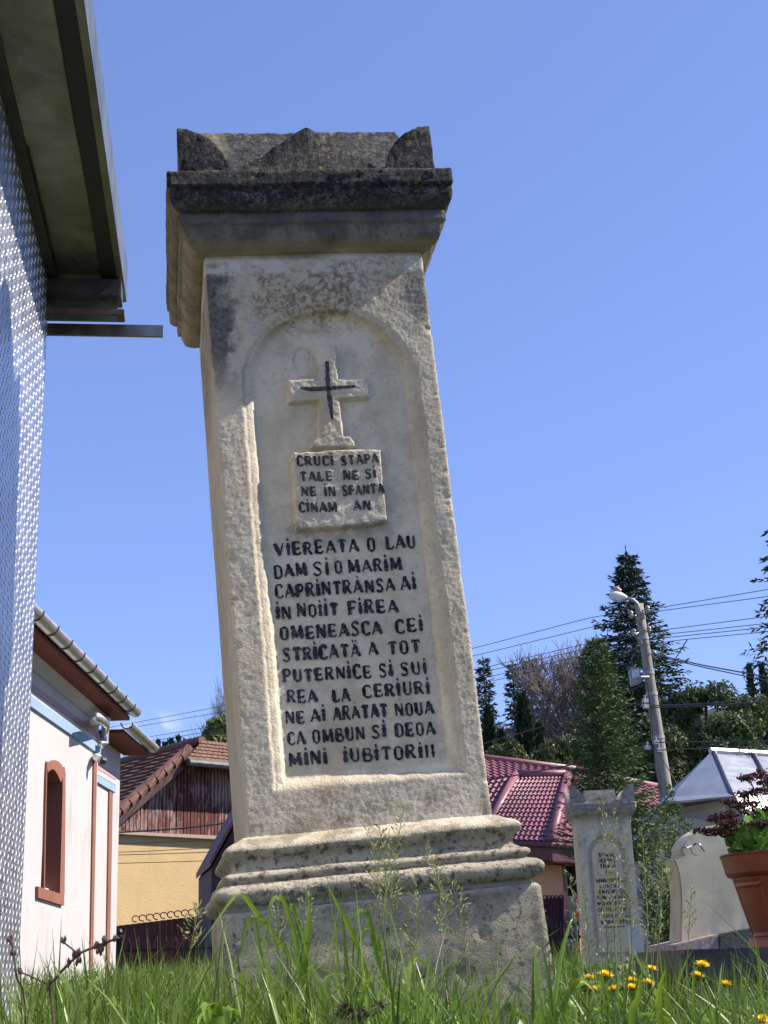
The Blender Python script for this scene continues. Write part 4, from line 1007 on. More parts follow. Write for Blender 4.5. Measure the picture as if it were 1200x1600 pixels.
def maroon_gate():
    GP = Plane(at(868, 1440, 24.0), 8.0); P = GP.px
    r = thing('maroon_gate', GP.uv(0, 0)*np.array([1, 1, 0])+np.array([0, 0, .2]), 'dark maroon sheet metal gate with scroll cresting before the orange wall', 'gate')
    m = MB(); m.prism([P(800, 1408), P(881, 1402), P(881, 1545), P(800, 1545)], -GP.n*.04)
    for i in range(7): m.prism([P(846+i*5, 1407, .015), P(847.5+i*5, 1407, .015), P(847.5+i*5, 1540, .015), P(846+i*5, 1540, .015)], -GP.n*.02)
    m.build('leaf', mat_plain('maroon_sheet', (.055, .010, .022), .45, 0, .25, 4), r)
    m = MB(); m.prism([P(881, 1392, .02), P(885, 1392, .02), P(885, 1545, .02), P(881, 1545, .02)], -GP.n*.1); m.build('post', mat_plain('pink_post', (.36, .14, .15), .6), r)
    m = MB()
    for i in range(5):
        c = P(852+i*6, 1404); m.tube([c+GP.t*.05*math.cos(a)+np.array([0, 0, .05*math.sin(a)]) for a in np.linspace(0, math.pi, 7)], .012, 4)
    m.build('cresting', IRON, r)
    m = MB(); m.prism([P(886, 1400), P(906, 1400), P(906, 1545), P(886, 1545)], -GP.n*.05); m.build('side_panel', mat_plain('grey_door', (.20, .20, .21), .5), r)
    m = MB(); m.prism([P(900, 1402, .03), P(905.5, 1402, .03), P(905.5, 1432, .03), P(900, 1432, .03)], -GP.n*.02); sg = m.build('red_sign', mat_plain('red_sign_paint', (.55, .03, .04), .5), r)
    m = MB(); m.prism([P(901, 1412, .036), P(905, 1412, .036), P(905, 1424, .036), P(901, 1424, .036)], -GP.n*.004); m.build('white_panel', WHITEPL, sg)
maroon_gate()

# ================================================================== small white chapel with a silver sheet roof
def silver_roof():
    t = NT('silver_roof_sheet'); n = t.noise(1.1, 4); c = t.mix(t.rng(n, .3, .7), (.36, .38, .41), (.46, .47, .49)); return t.set(c, t.rng(t.noise(5, 4), .3, .7, .36, .52), .55, t.bump(t.noise(1.2, 2), .35, .12))
SILVER = silver_roof()
def chapel():
    Y = 20.0; r = thing('silver_roofed_chapel', at(1110, 1500, Y)*np.array([1, 1, 0])+np.array([0, 0, .2]), 'small cream walled chapel with a folded silver sheet metal roof', 'chapel')
    apx = at(1110, 1176, Y+1.2); lf = at(1046, 1246, Y+.3); rf = at(1137, 1240, Y-.7); 
    bk = apx+np.array([5.0, 3.5, -.1])
    # front hip, right slope
    lf2 = at(1052, 1254, Y+.2)
    def surf(name, P, mat, th=.05, parent=None):
        m = MB(); P = [np.array(p, float) for p in P]; nn = np.cross(P[1]-P[0], P[2]-P[0]); nn /= np.linalg.norm(nn); nn = nn if nn[2] > 0 else -nn
        m.prism(P, -nn*th); return m.build(name, mat, parent or r)
    mid_l = at(1070, 1225, Y+.5); 
    ro = surf('roof_front', [lf, rf, apx], SILVER)
    lip = surf('front_lip', [lf+np.array([-.1, -.15, -.08]), rf+np.array([.02, -.25, -.06]), rf, lf], SILVER, .03, ro)
    re = at(1152, 1268, Y-.9); ree = at(1300, 1500, Y-1.4)
    re2 = re+np.array([3.2, 1.9, -.35])
    # right slope from apex edge down to the eave, running back to the right
    s0, s1 = apx, apx+np.array([6.0, 2.6, -.15]); t0 = rf; u0 = at(1172, 1310, Y-1.0)
    dl = s1-s0
    surf('roof_side', [apx, rf, rf+dl, s1], SILVER, .05, ro)
    surf('roof_flare', [rf+np.array([0, 0, -.003]), u0, u0+dl, rf+dl+np.array([0, 0, -.003])], SILVER, .05, ro)
    m = MB(); dirv = (s1-s0)/np.linalg.norm(s1-s0); dn = rf-apx; nn = np.cross(dirv, dn); nn /= np.linalg.norm(nn); nn = nn if nn[2] > 0 else -nn
    for k in range(7):
        a = s0+dirv*(.06+k*.72); b = a+dn; c = b+(u0-rf); m.tube([a+nn*.03, b+nn*.03, c+nn*.03], .028, 5)
    m.build('standing_seams', mat_plain('grey_seam', (.16, .16, .17), .5, .5), ro)
    m = MB(); m.tube([s0+np.array([0, 0, .03]), s1+np.array([0, 0, .03])], .05, 6); m.build('ridge_roll', SILVER, ro)
    surf('roof_back', [apx, s1, s1+np.array([-2.2, 2.6, -1.6]), lf+np.array([-.2, 2.0, -.2])], SILVER, .05, ro)
    # walls
    cw = plaster('cream_chapel_wall', (.55, .50, .43), .08)
    a = lf+np.array([.15, .05, -.1]); b = rf+np.array([-.03, .1, -.1]); c = b+np.array([5.5, 2.4, 0]); d = a+np.array([4.6, 4.6, 0])
    m = MB(); m.prism([np.array([p[0], p[1], .0]) for p in (a, b, c, d)], (0, 0, min(a[2], b[2])+.02)); m.build('wall', cw, r)
    m = MB(); p0, p1 = a, b; z = min(a[2], b[2])-.05; m.prism([np.array([p0[0], p0[1]-.03, z]), np.array([p1[0], p1[1]-.03, z]), np.array([p1[0], p1[1]-.03, z+.08]), np.array([p0[0], p0[1]-.03, z+.08])], (0, .06, 0)); m.build('cornice', plaster('ochre_trim', (.50, .38, .26)), r)
    # low wing to the left, with a sloping sheet roof
    w0 = at(990, 1300, Y-.4); w1 = at(1022, 1262, Y+.1); w2 = at(1060, 1258, Y+.4); w3 = at(1060, 1400, Y+.4)
    m = MB(); m.prism([at(988, 1330, Y-.2), at(1022, 1272, Y-.2), at(1140, 1285, Y-.2), at(1140, 1560, Y-.2), at(996, 1560, Y-.2)], (0, .15, 0)); m.build('wing_wall', cw, r)
    m = MB(); m.prism([at(984, 1336, Y-.35), at(1021, 1268, Y-.35), at(1027, 1262, Y-.35), at(986, 1322, Y-.35)], (0, 2.4, 0)); m.build('wing_roof', SILVER, r)
    m = MB(); m.prism([at(990, 1388, Y-.3), at(1010, 1388, Y-.3), at(1010, 1402, Y-.3), at(990, 1402, Y-.3)], (0, .12, 0)); m.build('wing_plinth_band', mat_plain('grey_band', (.24, .25, .28), .8), r)
chapel()
# ================================================================== smaller monument behind, headstone, pot
def stone2():
    t = NT('grey_aged_stone'); x, y, z = t.sep(); n = t.noise(5, 6, .6); n2 = t.noise(22, 5, .65)
    c = t.mix(t.rng(n, .3, .7), (.48, .435, .33), (.62, .555, .42)); c = t.mix(t.math('MULTIPLY', t.rng(n2, .5, .7), .5), c, (.22, .215, .195))
    s = t.noise(5, 5, .6, t.scale((1.3, 1.3, .6))); c = t.mix(t.math('MULTIPLY', t.rng(s, .48, .66), t.rng(z, .85, 1.3)), c, (.17, .17, .16)); pa = t.math('MULTIPLY', t.band(x, .115, .13, .375, .39), t.band(z, .15, .17, 1.14, 1.18)); c = t.mix(t.math('MULTIPLY', pa, t.rng(n, .2, .5, .4, .8)), c, (.58, .50, .365))
    c = t.mix(t.math('MULTIPLY', t.rng(z, 1.30, 1.42), .75), c, t.mix(t.rng(n2, .4, .6), (.075, .075, .075), (.22, .215, .20)))
    c = t.mix(t.math('MULTIPLY', t.rng(t.noise(9, 4), .55, .7), .5), c, (.42, .33, .19))
    return t.set(c, .92, 0, t.bump(t.noise(70, 5, .7), .6, .008))
STONE2 = stone2()
def small_monument():
    Y = 13.5; a = rad(-1); o = at(920, 1521, Y); R = np.array([[math.cos(a), -math.sin(a), 0], [math.sin(a), math.cos(a), 0], [0, 0, 1.]])
    sx = np.array([.0, 0, 0]); M = Matrix.Identity(4)
    lean = np.array([-.006, 0, 1.0]); lean /= np.linalg.norm(lean)
    for i in range(3):
        M[i][0] = R[i][0]; M[i][1] = R[i][1]; M[i][2] = lean[i] if i != 1 else 0; M[i][3] = o[i]
    r = thing('grave_monument', (0, 0, 0), 'smaller grey grave monument with corner ears, standing behind seeding grass stalks', 'gravestone', M=M)
    w, d, h = .50, .46, 1.33
    st = .010; nu, nv = int(w/st), int(h/st); U, V_ = np.meshgrid(np.linspace(0, w, nu+1), np.linspace(-.3, h, nv+1)); u = U.ravel(); v = V_.ravel()
    l, rr, b, top = .072, .432, .13, 1.215; cx = (l+rr)/2; Rd = (rr-l)/2; s = top-Rd
    ins = np.minimum(np.where(v > s, Rd-np.hypot(u-cx, np.maximum(v-s, 0)), np.minimum(u-l, rr-u)), v-b)
    dep = .042*sstep(ins, 0, .010)-.024*sstep(ins, .028, .046)
    P3 = np.stack([u, u*0, v], 1); Q = P3.copy(); Q[:, 1] = dep+.002*pn(P3, 30, 5)
    idx = np.arange(len(u)).reshape(nv+1, nu+1); Fq = np.stack([idx[:-1, :-1], idx[:-1, 1:], idx[1:, 1:], idx[1:, :-1]], -1).reshape(-1, 4)
    k = len(Q); Q = np.concatenate([Q, [(0, d, -.3), (w, d, -.3), (w, d, h), (0, d, h)]]); bl, br, tr, tl = idx[0, 0], idx[0, -1], idx[-1, -1], idx[-1, 0]
    m = MB(); m.v = [tuple(q) for q in Q]; m.f = [tuple(f) for f in Fq]
    m.f += [tuple([k]+list(idx[:, 0])+[k+3]), tuple([k+2]+list(idx[::-1, -1])+[k+1]), (k+1, k, k+3, k+2)]; m.m = [0]*len(m.f)
    m.build('shaft', STONE2, r, local=True)
    prof = [(-.02, 1.325), (0, 1.33)]+smooth_prof([(.003, 1.335), (.006, 1.36), (.022, 1.395), (.046, 1.42), (.052, 1.44)])+[(.054, 1.455), (.058, 1.46), (.060, 1.515), (.02, 1.52)]
    V, F = ring_mesh(prof, 0, w, 0, d, .02); put('cornice', V, F, r, STONE2, 33, .8, centre=(.25, .23, 1.42))
    ox = .05; x0, x1, y0, y1 = -ox, w+ox, -ox, d+ox; st = .007; nx, ny = int((x1-x0)/st), int((y1-y0)/st)
    X, Yg = np.meshgrid(np.linspace(x0, x1, nx+1), np.linspace(y0, y1, ny+1)); X = X.ravel(); Yg = Yg.ravel(); dx = np.minimum(X-x0, x1-X); dy = np.minimum(Yg-y0, y1-Yg)
    arc = lambda t, R, hh: hh*np.sqrt(np.clip(1-(t/R)**2, 0, 1))
    ear = np.minimum(arc(dx, .125, .165), arc(dy, .125, .165)); steps = np.floor(np.clip((dy-.08)/.035, 0, 4.99))*.030+.02*(dy > .07)
    roof = np.where((dx > .15), steps, 0)*1.0; ped = np.where((dy < .07) & (dy > .012), .062*np.clip(1-np.abs(X-w/2)/.2, 0, 1), 0)
    H = np.maximum.reduce([ear, roof, ped]); Z = 1.52+H; V = np.stack([X, Yg, Z], 1); idx = np.arange(len(V)).reshape(ny+1, nx+1)
    m = MB(); m.v = [tuple(p) for p in V]; m.f = [tuple(f) for f in np.stack([idx[:-1, :-1], idx[:-1, 1:], idx[1:, 1:], idx[1:, :-1]], -1).reshape(-1, 4)]
    loop = np.concatenate([idx[0, :-1], idx[:-1, -1], idx[-1, :0:-1], idx[:0:-1, 0]]); b0 = len(m.v); m.v += [(V[i][0], V[i][1], 1.515) for i in loop]; n = len(loop)
    m.f += [(loop[i], b0+i, b0+(i+1) % n, loop[(i+1) % n]) for i in range(n)]; m.m = [0]*len(m.f); m.build('crown', STONE2, r, local=True)
    m = MB(); m.prism([(-.07, -.07, -.0), (w+.07, -.07, 0), (w+.07, d+.07, 0), (-.07, d+.07, 0)], (0, 0, -.5)); m.build('base', STONE2, r, local=True, bevel=.01)
    m = MB(); m.prism([(.165, .020, .86), (.345, .020, .86), (.345, .020, 1.07), (.165, .020, 1.07)], (0, -.012, 0)); m.build('tablet', plaster('pale_tablet', (.55, .47, .34)), r, local=True, bevel=.003)
    rs2 = np.random.RandomState(8); m = MB(); bf = lambda u, v: .018
    def line(t, x0, x1, v, cap, th, bf): letters(m, t, (x0, v), (x1, v), cap, th, bf, rs2)
    for t, v in (('DOMNE', 1.025), ('IERING', .975), ('TIINCH', .925), ('ZA', .875)):
        line(t, .18 if len(t) > 2 else .225, .325 if len(t) > 2 else .285, v, .036, .008, lambda u, v: .0075)
    m.build('tablet_inscription', PAINT, r, local=True); m = MB()
    for t, v, xa, xb in (('NIMICNUDUC', .795, .135, .385), ('CUMINE', .745, .165, .345), ('NEMAIAND-DE', .695, .130, .395), ('POMLALVANT', .645, .130, .395), ('NUMINTEATR', .590, .130, .395), ('CEMISEPUNE', .535, .130, .395), ('LASFLANCA', .480, .135, .40), ('MORMANTU', .425, .150, .40)):
        line(t, xa, xb, v, .036, .0078, bf)
    m.prism([(.17, .0155, .395), (.37, .0155, .395), (.37, .0155, .401), (.17, .0155, .401)], (0, .01, 0))
    m.build('inscription', PAINT, r, local=True)
small_monument()

PINKSTONE = mat_plain('pinkish_granite_kerb', (.30, .24, .22), .7, 0, .3, 40, .2)
DARKSTONE = mat_plain('dark_wet_slab', (.045, .045, .043), .6, 0, .45, 9, .4, 60, .01)
def headstone():
    Y = 7.4; HPn = Plane(at(1062, 1480, Y), 10.0); s = 5.0; ox, oy = 1034, 1180
    r = thing('scrolled_headstone', HPn.p, 'cream cement headstone with rounded scrolled top behind the flower pot', 'gravestone')
    left = [(140, 1500), (148, 1300), (150, 1150), (146, 1050), (136, 950), (118, 870), (92, 815), (168, 778), (152, 750), (158, 715), (185, 665), (225, 622), (290, 580), (365, 552), (440, 540), (540, 540)]
    P = [HPn.inv(HPn.px(ox+a/s, oy+b/s)) for a, b in left]; cxx = HPn.inv(HPn.px(ox+560/s, 1300))[0]
    P = P+[(2*cxx-u, v) for u, v in reversed(P[:-1])]
    t = NT('cream_cement'); x, y, z = t.sep(); n = t.noise(5, 6, .6); c = t.mix(t.rng(n, .3, .7), (.46, .41, .30), (.60, .53, .385))
    c = t.mix(t.math('MULTIPLY', t.rng(t.noise(9, 6, .65, t.scale((1, 1, .5))), .5, .66), .55), c, (.34, .32, .28))
    c = t.mix(t.math('MULTIPLY', t.rng(z, .58, .70), .55), c, (.33, .315, .28))  # top greyed in the colour, standing in for the shadow across it
    CEM = t.set(c, .9, 0, t.bump(t.noise(140, 4, .7), .4, .004))
    m = MB(); m.prism([HPn.uv(*p) for p in P], -HPn.n*.16); m.build('slab', CEM, r, bevel=.008)
    # narrow raised border following the top arch
    arcp = [q for q in P if q[1] > P[8][1]]
    b = thing('headstone_base', HPn.px(1110, 1490), 'pinkish granite block with a dark end under the scrolled headstone', 'grave base')
    q = [(1054, 1476), (1125, 1459), (1125, 1486), (1054, 1492)]
    m = MB(); m.prism([HPn.px(*p, .10) for p in q], -HPn.n*.4); m.build('granite_block', PINKSTONE, b, bevel=.005)
    m = MB(); m.prism([HPn.px(*p, .11) for p in ((1124, 1460), (1175, 1450), (1260, 1450), (1260, 1486), (1124, 1486))], -HPn.n*.4); m.build('dark_end', DARKSTONE, b, bevel=.006)
    # bent wire with white insulation hanging on the stone
    m = MB(); w = lambda a, b, o=.03: HPn.px(ox+a/s, oy+b/s, o)
    m.tube([w(170, 718), w(200, 722), w(235, 712), w(265, 690), w(290, 695), (w(310, 720)), w(335, 752)], .004, 5)
    m.tube([w(235, 712), w(225, 735), w(240, 770), w(275, 785)], .0025, 4); m.build('bent_wire', [BLACKPL], None).select_set(False)
    o = bpy.data.objects['bent_wire']; tag(o, 'short bent black wire with white ends stuck on the cream headstone', 'wire')
    m = MB(); m.tube([w(195, 728, .032), w(220, 718, .032), w(238, 708, .032)], .007, 6); m.build('insulation', WHITEPL, None).parent = o
    m = MB(); m.tube([w(288, 694, .032), w(302, 706, .032)], .006, 6); m.build('insulation', WHITEPL, None).parent = o
headstone()
def slab():
    Y = 4.75; r = thing('grave_slab', at(1130, 1500, Y), 'dark stone grave slab under the terracotta pot', 'grave slab')
    a = at(1064, 1484, Y); b = at(1330, 1476, Y); 
    m = MB(); m.prism([a, b, b+np.array([.25, 1.9, 0]), a+np.array([.15, 1.9, 0])], (0, 0, -.10)); m.build('top', DARKSTONE, r, bevel=.012)
    m = MB(); q = np.array([.05, .06, -.102]); m.prism([a+q, b+q, b+np.array([.25, 1.8, -.102]), a+np.array([.2, 1.8, -.102])], (0, 0, -.4)); m.build('plinth', mat_plain('grey_concrete', (.20, .19, .175), .9, 0, .3, 12, .4), r)
    k = thing('grave_kerb', at(900, 1525, 12.0), 'low sloping pinkish grave kerb in front of the smaller monument', 'kerb')
    m = MB(); a, b = at(872, 1532, 11.8), at(1040, 1492, 12.8); m.prism([a, b, b+np.array([0, .18, 0]), a+np.array([0, .18, 0])], (0, 0, -.12)); m.build('coping', PINKSTONE, k, bevel=.01)
    m = MB(); m.prism([a+np.array([0, .02, -.122]), b+np.array([0, .02, -.122]), b+np.array([0, .16, -.122]), a+np.array([0, .16, -.122])], (0, 0, -.3)); m.build('footing', STONE2, k)
slab()
def marker():
    Y = 12.2; r = thing('white_marker', at(1003, 1490, Y), 'small white marble marker with a curved side beside the smaller monument', 'grave marker')
    m = MB(); P = [(987, 1492), (984, 1446), (1006, 1443), (1010, 1492)]; m.prism([at(*p, Y) for p in P], (0, .12, 0)); m.build('block', plaster('grey_white_marble', (.55, .55, .55)), r, bevel=.006)
    m = MB(); P = [(1011, 1443), (1020, 1444), (1018, 1455), (1019, 1465), (1023, 1475), (1022, 1488), (1012, 1489), (1014, 1470), (1012, 1458)]; m.prism([at(*p, Y-.05) for p in P], (0, .10, 0)); m.build('scroll', plaster('white_marble', (.80, .79, .78)), r, bevel=.004)
marker()

# ---- pot and its sedum
PC = at(1246, 1482, 5.0)
def pot():
    g = mpp(5.0); t = NT('terracotta_plastic'); n = t.noise(6, 4); c = t.mix(t.rng(n, .3, .7), (.145, .030, .016), (.20, .046, .026)); POT = t.set(c, .42, 0, t.bump(t.noise(90, 3), .08, .004), Specular_IOR_Level=.45)
    r = thing('flower_pot', PC, 'large terracotta plastic flower pot with panelled sides on the dark slab', 'flower pot')
    prof = [(62, 16), (64, 18), (82, 98), (85, 102)]
    V = []; F = []; na = 96; zs = np.linspace(16, 104, 23)
    for z in zs:
        R = 62+(84-62)*(z-16)/88
        for k in range(na):
            a = 2*math.pi*k/na; am = (math.degrees(a)+12) % 60; pan = 2.2 if (6 < am < 54 and 22 < z < 92) else (0.9 if (6 < am < 54 and 94 < z < 97) else 0)
            V.append((PC[0]+(R-pan)*g*math.cos(a), PC[1]+(R-pan)*g*math.sin(a), PC[2]+z*g))
    for i in range(len(zs)-1):
        for k in range(na): F.append((i*na+k, i*na+(k+1) % na, (i+1)*na+(k+1) % na, (i+1)*na+k))
    F.append(tuple(range(na))[::-1])
    m = MB(); m.add(V, F); m.build('body', POT, r)
    m = MB(); m.lathe([(70*g, 0), (72*g, 2*g), (70*g, 14*g), (66*g, 17*g), (50*g, 17.5*g), (50*g, .3*g)], PC, 64); m.build('saucer', mat_plain('terracotta_saucer', (.27, .075, .042), .5), r, smooth=False)
    m = MB(); m.lathe([(84*g, 104*g), (90*g, 106*g), (93*g, 110*g), (98*g, 134*g), (99.5*g, 137*g), (97*g, 139*g), (93*g, 137*g), (88*g, 112*g), (84*g, 108*g)], PC, 72); m.build('rim', POT, r)
    m = MB(); m.lathe([(90*g, 124*g), (60*g, 128*g), (10*g, 130*g)], PC, 32); m.build('potting_soil', mat_plain('dark_soil', (.03, .022, .016), .95, 0, .4, 30, .5), r)
pot()
def diamonds(C, D, S, L, W, fold=None):
    """leaf cards: base at C, growing along D by L, spread along S by W; four-cornered"""
    C = np.asarray(C); D = np.asarray(D); S = np.asarray(S); L = np.asarray(L)[:, None]; W = np.asarray(W)[:, None]
    V = np.stack([C, C+D*L*.45+S*W*.5, C+D*L, C+D*L*.45-S*W*.5], 1).reshape(-1, 3)
    return V, np.arange(len(V)).reshape(-1, 4)
def unit(a): return a/np.maximum(np.linalg.norm(a, axis=-1, keepdims=True), 1e-9)
def sedum():
    g = mpp(5.0); rs = np.random.RandomState(12); top = PC+np.array([0, 0, 128*g])
    r = thing('sedum_plant', top, 'fleshy green sedum with dried dark brown flower heads growing in the pot', 'plant')
    C = []; D = []; L = []; W = []; stems = MB()
    heads = []
    for k in range(70):
        a = rs.uniform(0, 2*math.pi); q = math.sqrt(rs.uniform(0, 1)); b = top+np.array([q*66*g*math.cos(a), q*66*g*math.sin(a), 0]); out = np.array([math.cos(a), math.sin(a), 0])*q*.55+np.array([0, 0, 1]); out /= np.linalg.norm(out)
        ln = rs.uniform(38, 72)*g*(1.1-.3*q)
        for j in range(15):
            f = .15+.85*j/14; c = b+out*ln*f; an = j*2.4+rs.uniform(0, 1); d = np.array([math.cos(an), math.sin(an), .35+.9*f]); C.append(c); D.append(d/np.linalg.norm(d)); L.append(rs.uniform(18, 29)*g); W.append(rs.uniform(11, 17)*g)
    C = np.array(C); D = np.array(D); L = np.array(L); W = np.array(W); rr = rs.normal(size=C.shape); S = unit(np.cross(D, rr)); N = np.cross(D, S)
    V = np.stack([C, C+D*L[:, None]*.35+S*W[:, None]*.3+N*W[:, None]*.06, C+D*L[:, None]*.75+S*W[:, None]*.5+N*W[:, None]*.14, C+D*L[:, None]+N*W[:, None]*.05, C+D*L[:, None]*.75-S*W[:, None]*.5+N*W[:, None]*.14, C+D*L[:, None]*.35-S*W[:, None]*.3+N*W[:, None]*.06], 1).reshape(-1, 3)
    mesh_np('leaves', V, np.arange(len(V)).reshape(-1, 6), mat_leaf('sedum_leaf', (.11, .26, .05), (.22, .40, .10), .45, .2), r)
    HB = mat_plain('dried_flower_brown', (.060, .018, .016), .85, 0, .45, 60)
    spots = [(1190, 1212), (1174, 1218), (1200, 1225), (1168, 1245), (1190, 1240), (1150, 1258), (1165, 1262), (1178, 1270), (1120, 1282), (1140, 1275), (1152, 1286), (1133, 1290), (1160, 1290), (1188, 1288), (1105, 1300), (1215, 1235), (1225, 1260), (1240, 1225), (1205, 1265), (1250, 1270), (1128, 1302)]
    ico = bmesh.new(); bmesh.ops.create_icosphere(ico, subdivisions=1, radius=1.0); iv = np.array([v.co[:] for v in ico.verts]); ifc = [[v.index for v in f.verts] for f in ico.faces]; ico.free()
    for i, (x, y) in enumerate(spots):
        Yh = 5.0+rs.uniform(-.22, .2); c = at(x, y+6, Yh); b = top+(c-top)*np.array([.45, .45, 0])+np.array([0, 0, 20*g])
        m = MB(); md = (b+c)/2+np.array([0, 0, .03]); m.tube([b, md, c], [.0035, .003, .0025], 5); hs = []
        for j in range(7):
            a = rs.uniform(0, 2*math.pi); q = rs.uniform(.3, 1)*17*g; e = c+np.array([q*math.cos(a), q*math.sin(a), 9*g+rs.uniform(-3, 3)*g]); m.tube([c, e], .0016, 4); hs.append(e)
        so = m.build('flower_stem', HB, r)
        m = MB()
        for e in hs:
            for j in range(20):
                p = e+rs.normal(size=3)*np.array([4.8, 4.8, 2.2])*g; s = rs.uniform(1.1, 2.1)*g; m.add(iv*s+p, ifc)
        m.build('flower_head', HB, so, recalc=False)
sedum()
# ================================================================== trees
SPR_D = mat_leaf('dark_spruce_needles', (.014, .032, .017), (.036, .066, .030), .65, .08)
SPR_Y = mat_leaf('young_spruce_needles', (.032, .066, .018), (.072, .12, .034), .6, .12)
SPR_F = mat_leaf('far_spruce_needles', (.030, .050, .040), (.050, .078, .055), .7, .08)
THU_D = mat_leaf('dark_thuja_foliage', (.012, .024, .010), (.028, .048, .016), .7, .08)
THU_L = mat_leaf('light_thuja_foliage', (.060, .105, .030), (.115, .16, .045), .65, .15)
BUSH = [mat_leaf('dark_green_foliage', (.032, .058, .018), (.085, .12, .034), .6, .18, (.072, .09, .028)), mat_leaf('olive_foliage', (.058, .074, .026), (.11, .125, .046), .6, .15, (.07, .06, .03)), mat_leaf('deep_green_foliage', (.018, .042, .018), (.045, .080, .030), .6, .12)]
SPRING = mat_leaf('fresh_spring_leaves', (.085, .13, .035), (.15, .19, .06), .6, .3)
BARK = mat_plain('grey_brown_bark', (.10, .075, .055), .9, 0, .3, 12, .4, 40, .02)
TWIG = mat_plain('reddish_bare_twigs', (.19, .155, .135), .9, 0, .25, 3)
def spruce(px, ytop, Y, Rb, mat, label, seed, gap=.45, tw=9, card=.22, nb=8, ybase=1512, pw=.85, droop=.28, group=None, bottom=.06, cw=.28):
    rs = np.random.RandomState(seed); top = at(px, ytop, Y); base = at(px, ybase, Y); base[0] = top[0]; base[2] = min(base[2], .3); H = top[2]-base[2]
    r = thing('spruce_tree', base, label, 'tree', group)
    m = MB(); m.tube([base+np.array([0, 0, H*t]) for t in (0, .3, .6, .85, 1.0)], [.022*H, .016*H, .010*H, .005*H, .0015*H], 7); m.build('trunk', BARK, r)
    Cc = []; Dd = []; Ll = []; Ww = []
    z = H*bottom
    while z < H*.985:
        f = 1-z/H; Lb = Rb*f**pw; n = max(4, int(nb*(.55+.45*f)))
        a0 = rs.uniform(0, 6.28)
        for b in range(n):
            a = a0+2*math.pi*b/n+rs.uniform(-.25, .25); ln = Lb*rs.uniform(.72, 1.12)+.02*H*rs.uniform(0, .5); dh = np.array([math.cos(a), math.sin(a), 0]); sd = np.array([-math.sin(a), math.cos(a), 0])
            dr = droop*rs.uniform(.6, 1.3)*(.35+.65*f); zz = z+rs.uniform(-.4, .4)*gap
            ts = np.linspace(.08, 1.0, max(3, int(tw*(.3+.7*ln/Rb))))
            for t in ts:
                p = base+dh*ln*t+np.array([0, 0, zz+ln*(.18*t-dr*t*t*1.6+.12*t**4)])
                wl = (.30*ln*(1-t)+.10*ln+.35*card)
                for s in (-1, 1):
                    d = dh*.75+sd*s*rs.uniform(.5, 1.0)+np.array([0, 0, -rs.uniform(.05, .55)*droop*2]); d /= np.linalg.norm(d)
                    k = max(2, int(wl/(card*.55)))
                    for j in range(k):
                        c = p+d*wl*j/k; dd = d+rs.normal(size=3)*.33; Cc.append(c); Dd.append(dd); Ll.append(card*rs.uniform(.7, 1.25)); Ww.append(card*cw*rs.uniform(.7, 1.3))
                Cc.append(p); Dd.append(dh+rs.normal(size=3)*.3+np.array([0, 0, .1])); Ll.append(card*1.1); Ww.append(card*cw)
        z += gap*(.55+.45*f)*rs.uniform(.85, 1.15)
    for j in range(6): Cc.append(top-np.array([0, 0, card*j*.5])); Dd.append(np.array([rs.normal()*.25, rs.normal()*.25, 1.0])); Ll.append(card); Ww.append(card*.2)
    Cc = np.array(Cc); Dd = unit(np.array(Dd)); S = unit(np.cross(Dd, rs.normal(size=Dd.shape)))
    V, F = diamonds(Cc, Dd, S, Ll, Ww); mesh_np('crown', V, F, mat, r); return r
def column_thuja(px, ytop, Y, wpx, mat, label, seed, n=5000, card=.25, group=None, name='thuja_tree', ybase=1512, up=1.6, cat='tree', p=.5):
    rs = np.random.RandomState(seed); top = at(px, ytop, Y); base = at(px, ybase, Y); base[0] = top[0]; base[2] = min(base[2], .35); H = top[2]-base[2]; R = wpx*.5*mpp(Y)
    r = thing(name, base, label, cat, group)
    m = MB(); m.tube([base, base+np.array([0, 0, H*.5]), base+np.array([0, 0, H*.9])], [R*.2, R*.14, R*.04], 6); m.build('trunk', BARK, r)
    z = rs.uniform(0.02, 1, n); a = rs.uniform(0, 6.283, n); lob = 1+.22*np.sin(a*3+z*9+seed)+.18*np.sin(a*5-z*17); prof = np.minimum((1-z)**p*1.25, 1)*np.minimum(1, .55+z*2)
    q = R*prof*lob*np.sqrt(rs.uniform(.35, 1.0, n)); C = np.stack([base[0]+q*np.cos(a), base[1]+q*np.sin(a), base[2]+z*H], 1)
    D = unit(np.stack([np.cos(a)*.6, np.sin(a)*.6, np.full(n, up)], 1)+rs.normal(size=(n, 3))*.45); S = unit(np.cross(D, rs.normal(size=(n, 3))))
    V, F = diamonds(C, D, S, card*rs.uniform(.6, 1.3, n), card*.42*rs.uniform(.6, 1.3, n)); mesh_np('crown', V, F, mat, r); return r
